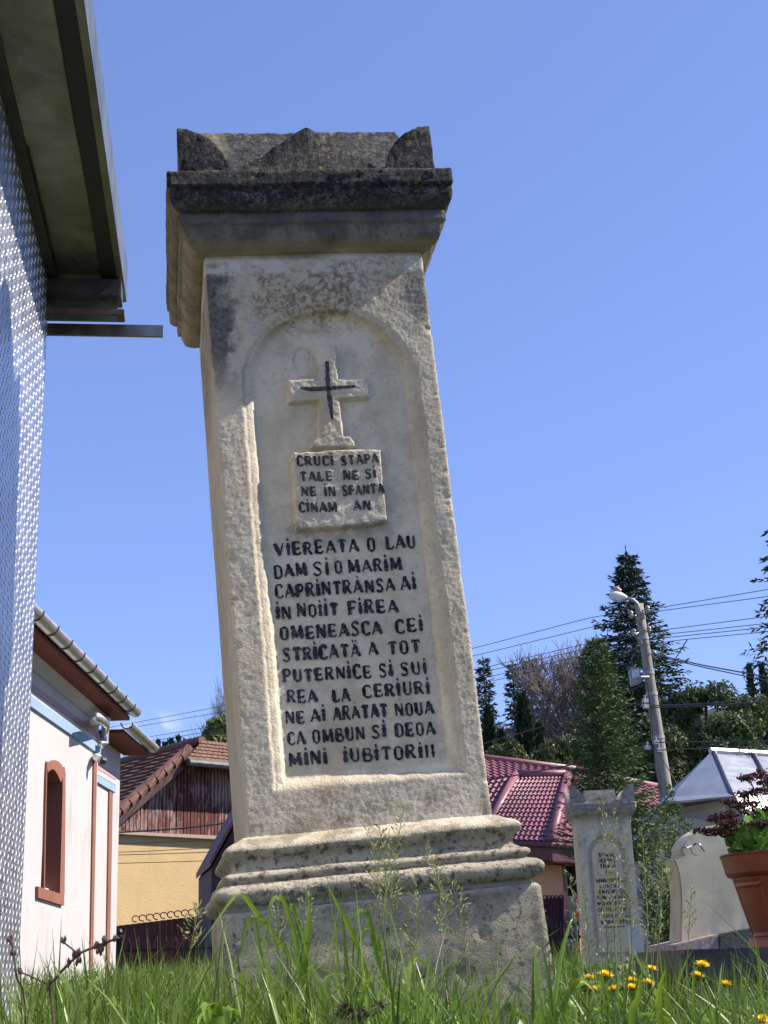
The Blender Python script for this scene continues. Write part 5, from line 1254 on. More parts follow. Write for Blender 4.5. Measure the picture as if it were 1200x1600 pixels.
def bushy(px, ytop, Y, wpx, mat, label, seed, n=7000, card=.22, blobs=16, group=None, name='leafy_tree', hpx=None, sparse=1.0, cat='tree'):
    rs = np.random.RandomState(seed); top = at(px, ytop, Y); base = at(px, 1512, Y); base[0] = top[0]; base[2] = min(base[2], .3); H = top[2]-base[2]; R = wpx*.5*mpp(Y); ch = (hpx or (1512-ytop)*.8)*mpp(Y)
    r = thing(name, base, label, cat, group)
    m = MB(); m.tube([base, base+np.array([.02*H, 0, H*.35]), base+np.array([-.01*H, 0, H*.7]), base+np.array([0, 0, H*.9])], [.028*H, .02*H, .012*H, .004*H], 7)
    B = []
    for k in range(blobs):
        a = rs.uniform(0, 6.28); zz = rs.uniform(0, 1); q = R*.72*math.sqrt(rs.uniform(0, 1))*math.sin(math.pi*(.12+.80*zz))**.6; c = np.array([top[0]+q*math.cos(a), top[1]+q*math.sin(a), top[2]-ch*(1-zz)*.92-R*.18]); B.append((c, R*rs.uniform(.25, .45)))
    for c, rr in B:
        s = base+np.array([0, 0, max(.15*H, (c[2]-base[2])*.55)]); m.tube([s, (s+c)/2+np.array([0, 0, .05*H]), c], [.008*H, .005*H, .002*H], 5)
    m.build('trunk', BARK, r)
    C = []; N = []
    per = n//blobs
    for c, rr in B:
        v = unit(rs.normal(size=(per, 3))); q = rr*(rs.uniform(.25, 1, per)**.5)*(1+.25*np.sin(v[:, 0]*7+v[:, 2]*5)); C.append(c+v*q[:, None]*np.array([1, 1, .85])); N.append(v)
    C = np.concatenate(C); N = np.concatenate(N); n = len(C); keep = rs.uniform(size=n) < sparse; C = C[keep]; N = N[keep]; n = len(C)
    D = unit(np.cross(N, rs.normal(size=(n, 3)))+N*.45+rs.normal(size=(n, 3))*.3); S = unit(np.cross(D, N+rs.normal(size=(n, 3))*.5))
    V, F = diamonds(C, D, S, card*rs.uniform(.6, 1.3, n), card*.62*rs.uniform(.6, 1.3, n)); mesh_np('crown', V, F, mat, r); return r
def bare_tree(px, ytop, Y, wpx, label, seed, mat=TWIG, depth=6, leaves=None):
    rs = random.Random(seed); top = at(px, ytop, Y); base = at(px, 1512, Y); base[0] = top[0]; base[2] = .2; H = top[2]-base[2]; R = wpx*.5*mpp(Y)
    r = thing('bare_tree', base, label, 'tree'); trunk = MB(); tw = MB(); tips = []
    def grow(p, d, ln, rad_, lev):
        n = 3; pts = [p]; q = p
        for i in range(n):
            d = d+np.array([rs.gauss(0, .12), rs.gauss(0, .12), rs.gauss(0, .06)+.05]); d = d/np.linalg.norm(d); q = q+d*ln/n; pts.append(q)
        (trunk if lev < 2 else tw).tube(pts, [rad_*(1-.45*i/n) for i in range(n+1)], 5 if lev < 2 else 3, cap=False)
        if lev >= depth: tips.append(q); return
        for k in range(4 if lev < 2 else 5):
            t = rs.uniform(.4, 1.0) if k else 1.0; b = pts[0]+(pts[-1]-pts[0])*t; a = rs.uniform(0, 6.28); sp = rs.uniform(.45, .95); nd = d+np.array([math.cos(a)*sp, math.sin(a)*sp, rs.uniform(-.1, .35)]); nd /= np.linalg.norm(nd)
            grow(b, nd, ln*rs.uniform(.58, .78), max(rad_*.55, .014), lev+1)
    grow(base, np.array([0, 0, 1.0]), H*.36, H*.018, 0)
    # fit the crown to the height and spread wanted
    A = np.array(tw.v); sc = np.array([R/max(1e-6, np.percentile(np.abs(A[:, 0]-base[0]), 90)), R/max(1e-6, np.percentile(np.abs(A[:, 1]-base[1]), 90)), H/(np.percentile(A[:, 2], 97)-base[2])])
    for mb_ in (trunk, tw): mb_.v = [tuple(base+(np.array(v)-base)*sc) for v in mb_.v]
    trunk.build('trunk', BARK, r, recalc=False); tw.build('crown', mat, r, recalc=False)
    if leaves:
        rn = np.random.RandomState(seed); T = base+(np.array(tips)-base)*sc; C = np.repeat(T, 5, 0)+rn.normal(size=(len(T)*5, 3))*.16; n = len(C); D = unit(rn.normal(size=(n, 3))); S = unit(np.cross(D, rn.normal(size=(n, 3))))
        V, F = diamonds(C, D, S, np.full(n, .16), np.full(n, .11)); mesh_np('leaves', V, F, leaves, r)
    return r
spruce(978, 860, 55, 5.6, SPR_D, 'tall dark spruce standing behind the utility pole', 1, .40, 19, .26, 13, pw=.95)
spruce(931, 992, 19.5, 1.02, SPR_Y, 'young mid green spruce in front of the tall dark spruce, left of the pole', 2, .112, 14, .085, 13, pw=.72, droop=.10, cw=.22, bottom=.31)
spruce(1228, 770, 46, 4.8, SPR_D, 'tall drooping spruce reaching in at the right edge', 3, .62, 15, .26, 9, droop=.55)
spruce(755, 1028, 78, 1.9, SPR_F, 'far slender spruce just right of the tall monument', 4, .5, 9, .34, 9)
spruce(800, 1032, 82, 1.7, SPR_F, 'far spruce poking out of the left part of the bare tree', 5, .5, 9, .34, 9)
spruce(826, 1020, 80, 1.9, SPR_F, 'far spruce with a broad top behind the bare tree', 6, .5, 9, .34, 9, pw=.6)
bare_tree(832, 1034, 60, 215, 'leafless grey brown tree above the pink roof', 7, depth=6)
column_thuja(816, 1088, 50, 40, THU_D, 'dark column thuja before the bare tree, tallest of three', 8, 5000)
column_thuja(762, 1108, 50, 27, THU_D, 'dark column thuja beside the edge of the tall monument', 9, 4000)
column_thuja(783, 1146, 49, 22, THU_D, 'short dark column thuja between two taller ones', 10, 3000)
column_thuja(841, 1134, 51, 22, THU_D, 'narrow dark thuja tucked against the tallest column thuja', 19, 2500)
column_thuja(1170, 1042, 62, 20, THU_D, 'black green column thuja left of its twin near the right edge', 11, 3500)
column_thuja(1190, 1040, 62, 22, THU_D, 'black green column thuja right of its twin near the right edge', 12, 3500)
for i, (x, y) in enumerate([(227, 1163), (238, 1166), (248, 1161), (258, 1164), (268, 1157), (279, 1154), (289, 1160), (217, 1176), (299, 1168)]):
    column_thuja(x, y, 72, 12, THU_D, 'small dark column thuja in the row beyond the brown tiled roof', 30+i, 1500, .3, 'thuja row beyond the tiled roof')
bushy(1130, 1118, 40, 150, BUSH[0], 'wide dark green bush behind the silver roof at the right', 56, 34000, .115, 30, name='leafy_bush', cat='bush')
bushy(1055, 1135, 40, 110, BUSH[0], 'wide dark green bush just right of the leaning pole', 57, 26000, .115, 26, name='leafy_bush', cat='bush')
bushy(870, 1150, 44, 110, BUSH[1], 'wide olive bush under the bare tree', 58, 24000, .115, 26, name='leafy_bush', cat='bush')
bushy(790, 1168, 46, 110, BUSH[0], 'wide dark bush below the column thujas', 59, 22000, .12, 26, name='leafy_bush', cat='bush')
bushy(1098, 1050, 44, 120, BUSH[0], 'large rounded dark green tree behind the silver roof', 41, 42000, .115, 34)
bushy(1050, 1082, 46, 80, BUSH[0], 'dark green tree between the pole and the large rounded tree', 42, 22000, .115, 24)
bushy(1165, 1092, 42, 110, BUSH[0], 'dark green tree at the right edge below the twin thujas', 43, 34000, .115, 28)
bushy(1010, 1110, 50, 90, BUSH[2], 'deep green tree behind the foot of the leaning pole', 44, 20000, .13, 24)
bushy(880, 1128, 47, 90, BUSH[2], 'deep green tree left of the young spruce', 45, 22000, .13, 24)
bushy(800, 1158, 44, 70, BUSH[1], 'pale olive bush above the pink roof, before the thujas', 46, 18000, .11, 20, name='leafy_bush', cat='bush')
bushy(850, 1165, 43, 60, BUSH[1], 'olive bush above the pink roof left of the young spruce', 47, 14000, .11, 18, name='leafy_bush', cat='bush')
bushy(745, 1165, 48, 70, BUSH[0], 'dark bush right beside the tall monument', 48, 14000, .12, 18, name='leafy_bush', cat='bush')
bushy(920, 1150, 42, 80, BUSH[0], 'dark leafy bush low behind the young spruce', 53, 16000, .12, 20, name='leafy_bush', cat='bush')
bushy(1000, 1165, 40, 80, BUSH[0], 'dark leafy bush behind the pole foot and the young spruce', 54, 16000, .12, 20, name='leafy_bush', cat='bush')
bushy(1110, 1150, 36, 90, BUSH[2], 'deep green bush showing just above the silver roof ridge', 55, 18000, .10, 20, name='leafy_bush', cat='bush')
bushy(345, 1118, 58, 66, SPRING, 'sparse tree in fresh leaf behind the brown tiled roof', 49, 3600, .24, 26, hpx=130, sparse=.8)
bare_tree(352, 1096, 60, 60, 'thin bare treetop beside the left edge of the monument', 50, depth=5)
# wooded hill far behind
def hill():
    X, Yg = np.meshgrid(np.linspace(-160, 260, 85), np.linspace(95, 330, 30)); xs = X.ravel(); ys = Yg.ravel()
    hgt = 9+18*sstep(xs, -60, 40)+(ys-95)*.055; P = np.stack([xs, ys, xs*0], 1); z = hgt*sstep(ys, 95, 150)*(.85+.25*fbm(P, .03, 3))+1.3*fbm(P, .22, 3)*sstep(ys, 95, 110)
    idx = np.arange(len(xs)).reshape(X.shape); t = NT('wooded_hillside'); n = t.noise(.35, 6, .65); m = t.set(t.mix(t.rng(n, .35, .65), (.016, .032, .014), (.045, .066, .024)), .95, 0, t.bump(t.noise(.6, 6, .7), 1.0, 1.5))
    o = mesh_np('hill', np.stack([xs, ys, z], 1), np.stack([idx[:-1, :-1], idx[:-1, 1:], idx[1:, 1:], idx[1:, :-1]], -1).reshape(-1, 4), m, smooth=True); o['kind'] = 'structure'
hill()

# ================================================================== pole, lamp, wires
def pole():
    Y = 24.0; b = at(1081, 1516, Y); tp = at(998, 944, Y); r = thing('utility_pole', b, 'leaning round concrete utility pole with a street lamp and wire fittings', 'utility pole')
    b0 = b.copy(); b0[2] = .1; d = (tp-b)/np.linalg.norm(tp-b)
    t = NT('weathered_concrete_pole'); n = t.noise(3, 6, .65, t.scale((4, 4, .6))); c = t.mix(t.rng(n, .3, .7), (.17, .155, .135), (.28, .26, .225)); CON = t.set(c, .9, 0, t.bump(t.noise(30, 4), .3, .02))
    L = np.linalg.norm(tp-b); m = MB(); m.tube([b+d*L*k/8 for k in range(9)], [.145-.07*k/8 for k in range(9)], 14); m.build('pole', CON, r, smooth=True)
    q = lambda x, y, o=0.0: at(x, y, Y-o)
    GAL = mat_plain('galvanised_steel', (.30, .30, .30), .55, .5, .15, 8)
    m = MB(); m.tube([q(999, 975, .12), q(999, 952, .12), q(996, 943, .13), q(989, 937, .14), q(978, 934, .15)], .028, 8); ar = m.build('lamp_arm', GAL, r, smooth=True)
    m = MB(); a = q(980, 934, .15); e = q(952, 928, .18); prof = [(0, .025), (.15, .05), (.4, .075), (.7, .075), (.92, .05), (1, .012)]
    m.tube([a+(e-a)*t for t, _ in prof], [w for _, w in prof], 12); lh = m.build('lamp_head', mat_plain('white_lamp_housing', (.62, .61, .58), .4, 0, .12, 6), r, smooth=True)
    m = MB(); m.tube([a+(e-a)*t+np.array([0, 0, -.055]) for t in (.35, .5, .8, .95)], [.03, .06, .055, .03], 10); m.build('lamp_glass', mat_plain('milky_glass', (.55, .55, .52), .2), lh, smooth=True)
    m = MB(); m.tube([q(970, 924, .16), q(964, 920, .16), q(958, 919, .16)], [.035, .05, .02], 8); m.build('lamp_cap', mat_plain('rusty_pink_cap', (.42, .24, .20), .6), lh)
    # clamps
    for y in (967, 1001, 1059, 1093, 1163):
        f = (1516-y)/(1516-944); p = b+d*L*f; m = MB(); rr = .145-.07*f+.010; m.tube([p-d*.03, p+d*.03], rr, 14); m.build('clamp', GAL, r)
    CER = mat_plain('ceramic_insulator', (.26, .24, .21), .4)
    for (x, y) in ((1012, 952), (986, 960), (1014, 984), (990, 988), (1022, 1022), (1000, 1002), (1004, 962)):
        p = q(x, y, .16); m = MB(); m.lathe([(.01, -.07), (.03, -.05), (.045, -.02), (.03, 0), (.045, .02), (.035, .05), (.012, .07)], p, 10); f = (1516-y)/(1516-944); m.tube([p+np.array([0, 0, -.05]), b+d*L*f], .012, 5); m.build('insulator', CER, r)
    for (x, y) in ((1008, 1095), (1009, 1104), (1012, 1168), (1030, 1172), (1025, 1160)):
        p = q(x, y, .17); m = MB(); m.box(p, .10, .07, .07, .3); m.lathe([(.02, .03), (.02, .09), (.005, .1)], p, 8); m.build('cable_clamp', GAL, r, bevel=.008)
    # floodlight on its bracket
    m = MB(); P = [q(984, 1044, .3), q(1000, 1042, .3), q(1003, 1066, .3), q(987, 1071, .3)]; m.prism(P, (0, .16, 0)); fl = m.build('floodlight', mat_plain('grey_lamp_box', (.18, .185, .19), .4), r, bevel=.01)
    m = MB(); P = [q(986.5, 1047, .31), q(998, 1045.5, .31), q(999.5, 1057, .31), q(988, 1060, .31)]; m.prism(P, (0, .02, 0)); m.build('glass', mat_plain('floodlight_glass', (.45, .46, .47), .15), fl)
    m = MB(); m.tube([q(1000, 1058, .2), q(1014, 1058, .14)], .025, 6); m.build('bracket', GAL, r)
    m = MB(); m.tube([q(996, 1012, .2), q(986, 1030, .3), q(990, 1044, .26)], .012, 5); m.tube([q(1012, 1070, .14), q(1020, 1150, .16), q(1024, 1200, .17), q(1032, 1240, .17)], .010, 5); m.build('cable', BLACKPL, r)
pole()
WIREM = mat_plain('dark_wire', (.035, .035, .04), .6)
def wire(pts, label, rr=.0065, group=None, Yf=None, mat=WIREM):
    Yf = Yf or (lambda x: 24+(1000-x)*.0145 if x < 1000 else 24-(x-1000)*.01)
    P = np.array(pts, float); xs = np.linspace(P[0, 0], P[-1, 0], 40); co = np.interp(xs, P[:, 0], P[:, 1])
    if len(P) > 2:                                           # smooth the corners
        for _ in range(3): co[1:-1] = (co[:-2]+2*co[1:-1]+co[2:])/4
    m = MB(); m.tube([at(x, y, Yf(x)) for x, y in zip(xs, co)], rr, 5); o = m.build('overhead_wire', mat); tag(o, label, 'wire', group); return o
g1 = 'wires passing behind the monument to the pole'; l1 = 'thin wire of the set running from the leaning pole past the tall monument'
wire([(120, 1146), (185, 1134), (350, 1103), (740, 1013), (952, 957), (986, 958)], l1, group=g1)
wire([(120, 1150), (195, 1139), (350, 1112), (740, 1025), (948, 974), (1000, 964)], l1, group=g1)
wire([(150, 1166), (228, 1152), (340, 1134), (762, 1042), (932, 1002), (996, 988)], l1, group=g1)
wire([(150, 1170), (230, 1159), (340, 1141), (764, 1048), (932, 1010), (1000, 992)], l1, group=g1)
wire([(150, 1178), (300, 1154), (560, 1102), (852, 1038), (996, 1004)], l1, group=g1)
wire([(400, 1142), (700, 1080), (852, 1045), (912, 1031), (1000, 1011)], l1, group=g1)
g2 = 'wires leaving the pole to the right'; l2 = 'thin wire of the set running from the leaning pole out at the right edge'
for p in ([(1010, 953), (1028, 950), (1200, 921), (1260, 910)], [(1010, 960), (1028, 955), (1200, 932), (1260, 922)], [(1008, 988), (1200, 963), (1260, 954)], [(1012, 994), (1200, 974), (1260, 967)], [(1014, 1000), (1044, 996), (1200, 980), (1260, 972)], [(1010, 1007), (1072, 999), (1200, 987), (1260, 980)]): wire(p, l2, group=g2)
g3 = 'cables dropping from the pole to the right'; l3 = 'thick black cable dropping gently from the leaning pole to the right edge'
wire([(1022, 1022), (1100, 1040), (1200, 1058), (1260, 1064)], l3, .012, g3); wire([(1022, 1024), (1100, 1043), (1200, 1064), (1260, 1072)], l3, .010, g3)
g4 = 'level cables right of the pole'; l4 = 'black cable running level from the leaning pole across the dark trees'
wire([(1012, 1103), (1100, 1100), (1200, 1090), (1260, 1086)], l4, .011, g4); wire([(1012, 1106), (1100, 1103), (1200, 1096), (1260, 1092)], l4, .010, g4)
wire([(1024, 1160), (1200, 1158), (1260, 1156)], l4, .010, g4); wire([(1028, 1172), (1200, 1166), (1260, 1164)], l4, .010, g4)
wire([(400, 1268), (560, 1252), (760, 1220), (872, 1199), (1020, 1170)], 'thick black cable sagging across the pink roof to the pole', .014)
wire([(700, 1178), (850, 1135), (960, 1092), (1012, 1066)], 'thin cable rising from the bushes to the floodlight on the pole', .010)
wire([(1030, 1176), (1060, 1230), (1090, 1262), (1117, 1282), (1150, 1330)], 'thin black cable falling from the pole in front of the silver roof', .008, Yf=lambda x: 24-(x-1030)*.055)
wire([(1044, 996), (1050, 1008), (1046, 1020), (1036, 1028)], 'short looped jumper wire hanging right beside the pole top', .010)
wire([(1074, 999), (1066, 1012), (1056, 1028)][::-1], 'short slanting jumper wire joining two lines right of the pole', .010)
lf_ = lambda x: 32.8-(x-175)*.002
wire([(150, 1301), (200, 1300), (280, 1295), (420, 1278)], 'black service cable along the foot of the red gable', .02, Yf=lambda x: 31.5)
g5 = 'thin lines across the ochre wall'; l5 = 'thin slack line crossing before the ochre wall'
for p in ([(150, 1318), (260, 1316), (420, 1308)], [(150, 1333), (230, 1330), (420, 1320)], [(150, 1337), (260, 1334), (420, 1328)], [(150, 1350), (260, 1347), (420, 1342)]): wire(p, l5, .008, g5, lambda x: 31.0)
# ================================================================== grass and plants
GRASS = mat_leaf('meadow_grass', (.05, .105, .014), (.17, .25, .042), .45, .30, (.13, .15, .035))
GRASS2 = mat_leaf('broad_grass_blade', (.10, .18, .022), (.18, .28, .045), .38, .32)
HERB = mat_leaf('herb_leaf', (.07, .13, .02), (.15, .23, .045), .45, .28)
STALK = mat_leaf('seeding_grass_stalk', (.13, .19, .06), (.20, .25, .10), .6, .2)
SEED = mat_leaf('grass_seed_head', (.20, .22, .10), (.34, .32, .17), .7, .25)
DRY = mat_plain('dry_brown_stem', (.12, .075, .055), .85, 0, .3, 30)
def inside_stone(x, y):
    q = np.stack([x-S_O[0], y-S_O[1]], 1); u = q @ S_W[:2]; d = q @ S_D[:2]; return (u > -.08) & (u < .70) & (d > -.10) & (d < .70)
def lawn():
    rs = np.random.RandomState(77); X = []; Yv = []; Hh = []; Wd = []
    def scatter(n, y0, y1, h0, h1, w0, w1):
        y = np.sqrt(rs.uniform(y0*y0, y1*y1, n)); x = y*rs.uniform(-.36, .38, n)
        cl = fbm(np.stack([x, y, x*0], 1), 1.7, 3, 4); h = rs.uniform(h0, h1, n)*(1+.45*cl)
        k = ~inside_stone(x, y); kw = (x < KC[0]+.03) & (y < KC[1]+.1); k &= ~kw
        X.append(x[k]); Yv.append(y[k]); Hh.append(h[k]); Wd.append(rs.uniform(w0, w1, n)[k])
    scatter(9000, 1.5, 2.9, .16, .36, .002, .0048)
    scatter(5200, 1.9, 3.3, .26, .47, .003, .0075)
    scatter(11000, 3.0, 5.5, .20, .44, .0025, .0055)
    scatter(15000, 5.5, 11, .18, .36, .004, .008)
    scatter(12000, 11, 24, .20, .38, .008, .014)
    x = np.concatenate(X); y = np.concatenate(Yv); h = np.concatenate(Hh); w = np.concatenate(Wd); n = len(x)
    # taller to the right of the stone, lower in front of it
    h = h*np.where((x > .35) & (y > 2.6) & (y < 9), .86, 1.0)*np.where((np.abs(x) < .5) & (y < 3.3), .92, 1)
    z = ground_z(x, y); a = rs.uniform(0, 6.283, n); lean = rs.uniform(.1, .75, n)**1.3; dx = np.cos(a)*lean; dy = np.sin(a)*lean
    ts = np.array([0, .3, .58, .82, 1.0]); prof = np.array([.8, 1, .85, .5, .04]); V = np.zeros((n, 5, 2, 3)); fa = rs.uniform(0, 6.283, n); sx = np.cos(fa); sy = np.sin(fa)
    for i, t in enumerate(ts):
        cx = x+dx*h*t*t; cy = y+dy*h*t*t; cz = z+h*(t-.32*lean*t**2.6)
        for j, s in enumerate((-.5, .5)):
            V[:, i, j, 0] = cx+sx*w*prof[i]*s; V[:, i, j, 1] = cy+sy*w*prof[i]*s; V[:, i, j, 2] = cz
    V = V.reshape(-1, 3); b = np.arange(n)[:, None]*10; q = []
    for i in range(4): q.append(b+np.array([[2*i, 2*i+1, 2*i+3, 2*i+2]]))
    o = mesh_np('grass', V, np.stack(q, 1).reshape(-1, 4), GRASS); tag(o, 'rough green meadow grass covering the graveyard', 'grass', kind='stuff')
    # low herbs among it: small rounded leaves
    m = 9000; y = np.sqrt(rs.uniform(2.0**2, 12**2, m)); x = y*rs.uniform(-.36, .38, m); k = ~inside_stone(x, y) & ~((x < KC[0]+.03) & (y < KC[1]+.1)); x = x[k]; y = y[k]; m = len(x)
    C = np.stack([x, y, ground_z(x, y)+rs.uniform(.02, .27, m)*(1+.3*fbm(np.stack([x, y, x*0], 1), 2.2, 2, 9))], 1); D = unit(rs.normal(size=(m, 3))+np.array([0, 0, .8])); S = unit(np.cross(D, rs.normal(size=(m, 3)))); sz = rs.uniform(.025, .055, m)
    V, F = diamonds(C, D, S, sz, sz*.55); o = mesh_np('ground_cover', V, F, HERB); tag(o, 'small leaved green herbs growing through the grass', 'ground cover', kind='stuff')
lawn()
def straw():
    rs = np.random.RandomState(31); n = 1500; y = np.sqrt(rs.uniform(1.9**2, 9**2, n)); x = y*rs.uniform(-.34, .36, n); k = ~inside_stone(x, y) & ~((x < KC[0]+.03) & (y < KC[1]+.1)); x = x[k]; y = y[k]; n = len(x)
    C = np.stack([x, y, ground_z(x, y)+rs.uniform(0, .2, n)], 1); D = unit(rs.normal(size=(n, 3))*np.array([1, 1, .5])+np.array([0, 0, .45])); S = unit(np.cross(D, rs.normal(size=(n, 3))))
    V, F = diamonds(C, D, S, rs.uniform(.10, .26, n), rs.uniform(.002, .005, n)); o = mesh_np('dry_grass', V, F, mat_leaf('dry_straw', (.26, .21, .11), (.42, .35, .20), .7, .15)); tag(o, 'dry straw coloured dead blades lying among the green grass', 'dry grass', kind='stuff')
straw()
def smoothp(P, n=6):
    P = [np.array(p, float) for p in P]; out = []
    for i in range(len(P)-1):
        a = P[max(i-1, 0)]; b = P[i]; c = P[i+1]; d = P[min(i+2, len(P)-1)]
        for k in range(n):
            t = k/n; out.append(.5*(2*b+(c-a)*t+(2*a-5*b+4*c-d)*t*t+(3*b-a-3*c+d)*t**3))
    return out+[P[-1]]
def blade(m, pts, Y, w, rs, dY=.12):
    """pts in photo pixels from root to tip at distance Y; the tip leans out of the plane by dY"""
    n = len(pts); s = rs.uniform(-1, 1)*dY; P = [at(x, y, Y+s*(i/(n-1))**1.5) for i, (x, y) in enumerate(pts)]
    if P[0][2] > .02: P = [np.array([P[0][0], P[0][1], 0.0])]+P
    P = smoothp(P, 6); k = len(P); W = [w*(.55+.45*min(1, i/(k*.35)))*min(1, (1-i/(k-1))*2.6+.02) for i in range(k)]
    a = rs.uniform(-.5, .5); m.ribbon(P, W, (math.cos(a), math.sin(a), 0), fold=.28)
def cx(s, ox, oy, L): return [(ox+a/s, oy+b/s) for a, b in L]
def tuft(label, blades, Y, w, seed, group=None, extra=0, mat=None):
    rs = np.random.RandomState(seed); root = at(blades[0][0][0], 1600, Y); root[2] = 0
    r = thing('grass_plant', root, label, 'grass plant', group)
    for b in blades:
        m = MB(); blade(m, b, Y+rs.uniform(-.08, .08), w*rs.uniform(.8, 1.2), rs); m.build('blade', mat or GRASS2, r, recalc=False, smooth=True)
    return r
A = lambda L: cx(4.8, 300, 1280, L); B = lambda L: cx(1.935, 280, 1240, L); Cc_ = lambda L: cx(4.704, 680, 1260, L); Dd_ = lambda L: cx(3, 800, 1160, L)
tuft('broad grass plant with a long blade arched over the left corner of the plinth', [A([(860, 1536), (840, 1200), (740, 1040), (600, 850), (480, 700), (370, 565), (290, 620), (180, 770), (40, 960)]), A([(880, 1536), (840, 1250), (790, 950), (720, 700), (660, 580), (600, 620), (575, 760), (570, 960), (555, 1090)]), A([(870, 1536), (860, 1100), (800, 800), (760, 640), (735, 690), (690, 800)]), A([(900, 1536), (850, 1100), (870, 900), (880, 700), (870, 560)])], 2.75, .0095, 1)
tuft('grass plant with two drooping flat blades before the left half of the plinth', [A([(600, 1536), (545, 1200), (500, 900), (470, 740), (420, 760), (390, 860), (370, 980), (310, 1120), (220, 1260)]), A([(480, 1536), (390, 1330), (365, 1200), (400, 1130), (500, 1105)]), A([(600, 1536), (570, 1250), (560, 1150), (530, 1100)]), A([(650, 1536), (620, 1350), (575, 1180)]), A([(640, 1536), (700, 1520), (560, 1150), (520, 1000), (540, 860)])], 2.6, .0085, 2)
tuft('pair of slender grass blades bending right at the middle of the plinth', [B([(690, 720), (640, 600), (600, 500), (580, 400), (560, 352), (510, 385), (455, 450), (430, 505)]), B([(650, 720), (620, 560), (605, 470), (580, 410), (545, 425), (480, 490)]), B([(600, 720), (570, 560), (520, 420), (470, 320), (447, 275)])], 2.7, .0085, 3)
tuft('grass plant with a folded blade hanging like a hook before the plinth', [B([(690, 720), (690, 580), (700, 520), (715, 495), (750, 522), (772, 580)]), B([(600, 720), (470, 640), (440, 560), (490, 545), (530, 565), (600, 600)]), B([(430, 720), (430, 600), (410, 555), (395, 520), (450, 535), (500, 560)]), B([(720, 720), (700, 620), (660, 590), (700, 570)]), B([(550, 720), (560, 600), (580, 560), (620, 540)])], 2.5, .0095, 4)
tuft('clump of wide yellow green leaves at the bottom left of the plinth', [A([(210, 1560), (200, 1480), (180, 1400), (120, 1390), (70, 1450), (40, 1560)]), A([(220, 1560), (210, 1470), (270, 1420), (330, 1430), (340, 1500)]), A([(180, 1560), (160, 1450), (140, 1400), (90, 1420), (100, 1530)]), A([(260, 1560), (250, 1470), (290, 1440), (240, 1560)])], 2.2, .014, 5)
tuft('group of stiff upright grass blades at the right corner of the plinth', [Cc_([(760, 1600), (740, 1250), (735, 960)]), Cc_([(860, 1600), (830, 1250), (775, 985)]), Cc_([(730, 1600), (725, 1350), (720, 1100)]), Cc_([(890, 1600), (900, 1300), (940, 1050), (990, 870), (1010, 820)]), Cc_([(880, 1500), (895, 1300), (880, 1180)])], 2.9, .009, 6)
tuft('broad pale grass blades drooping right of the plinth corner', [Cc_([(900, 1640), (930, 1500), (1010, 1330), (1080, 1280), (1150, 1330), (1180, 1400)]), Dd_([(270, 1330), (230, 1180), (300, 1140), (400, 1120), (455, 1200)]), Dd_([(300, 1330), (280, 1230), (240, 1190), (255, 1290)]), Dd_([(360, 1330), (420, 1260), (460, 1190), (400, 1150)]), Dd_([(140, 1330), (120, 1200), (110, 1040), (105, 940)])], 2.6, .010, 7)
tuft('low arching grass blades at the bottom edge below the dandelions', [Dd_([(600, 1360), (680, 1280), (750, 1320), (760, 1360)]), Dd_([(960, 1330), (970, 1260), (1060, 1270), (1150, 1310)]), Dd_([(0, 1300), (-20, 1260), (40, 1280), (80, 1330)]), Dd_([(500, 1360), (490, 1200), (505, 1080)]), Dd_([(560, 1360), (590, 1200), (600, 1090)]), Dd_([(700, 1360), (690, 1180), (720, 1060)])], 2.5, .009, 8)
tuft('upright grass blades in front of the dark slab', [Dd_([(860, 1340), (850, 1160), (855, 990)]), Dd_([(1190, 1340), (1170, 1150), (1135, 890)]), Dd_([(1040, 1340), (1045, 1150), (1040, 980)]), Dd_([(960, 1340), (970, 1150), (985, 1030)]), Dd_([(1110, 1340), (1090, 1200), (1120, 1040)])], 2.9, .007, 9)
E0 = lambda L: cx(4, 0, 1200, L)
tuft('tall thin grass blades before the corner of the white church', [E0([(660, 1640), (690, 1450), (730, 1250), (790, 1000)]), E0([(560, 1640), (545, 1380), (510, 1040)]), E0([(500, 1640), (560, 1380), (630, 1290), (680, 1180)]), E0([(480, 1640), (420, 1360), (370, 1290), (310, 1170)]), E0([(760, 1640), (720, 1480), (700, 1420), (660, 1500)])], 2.3, .0055, 10, mat=GRASS)
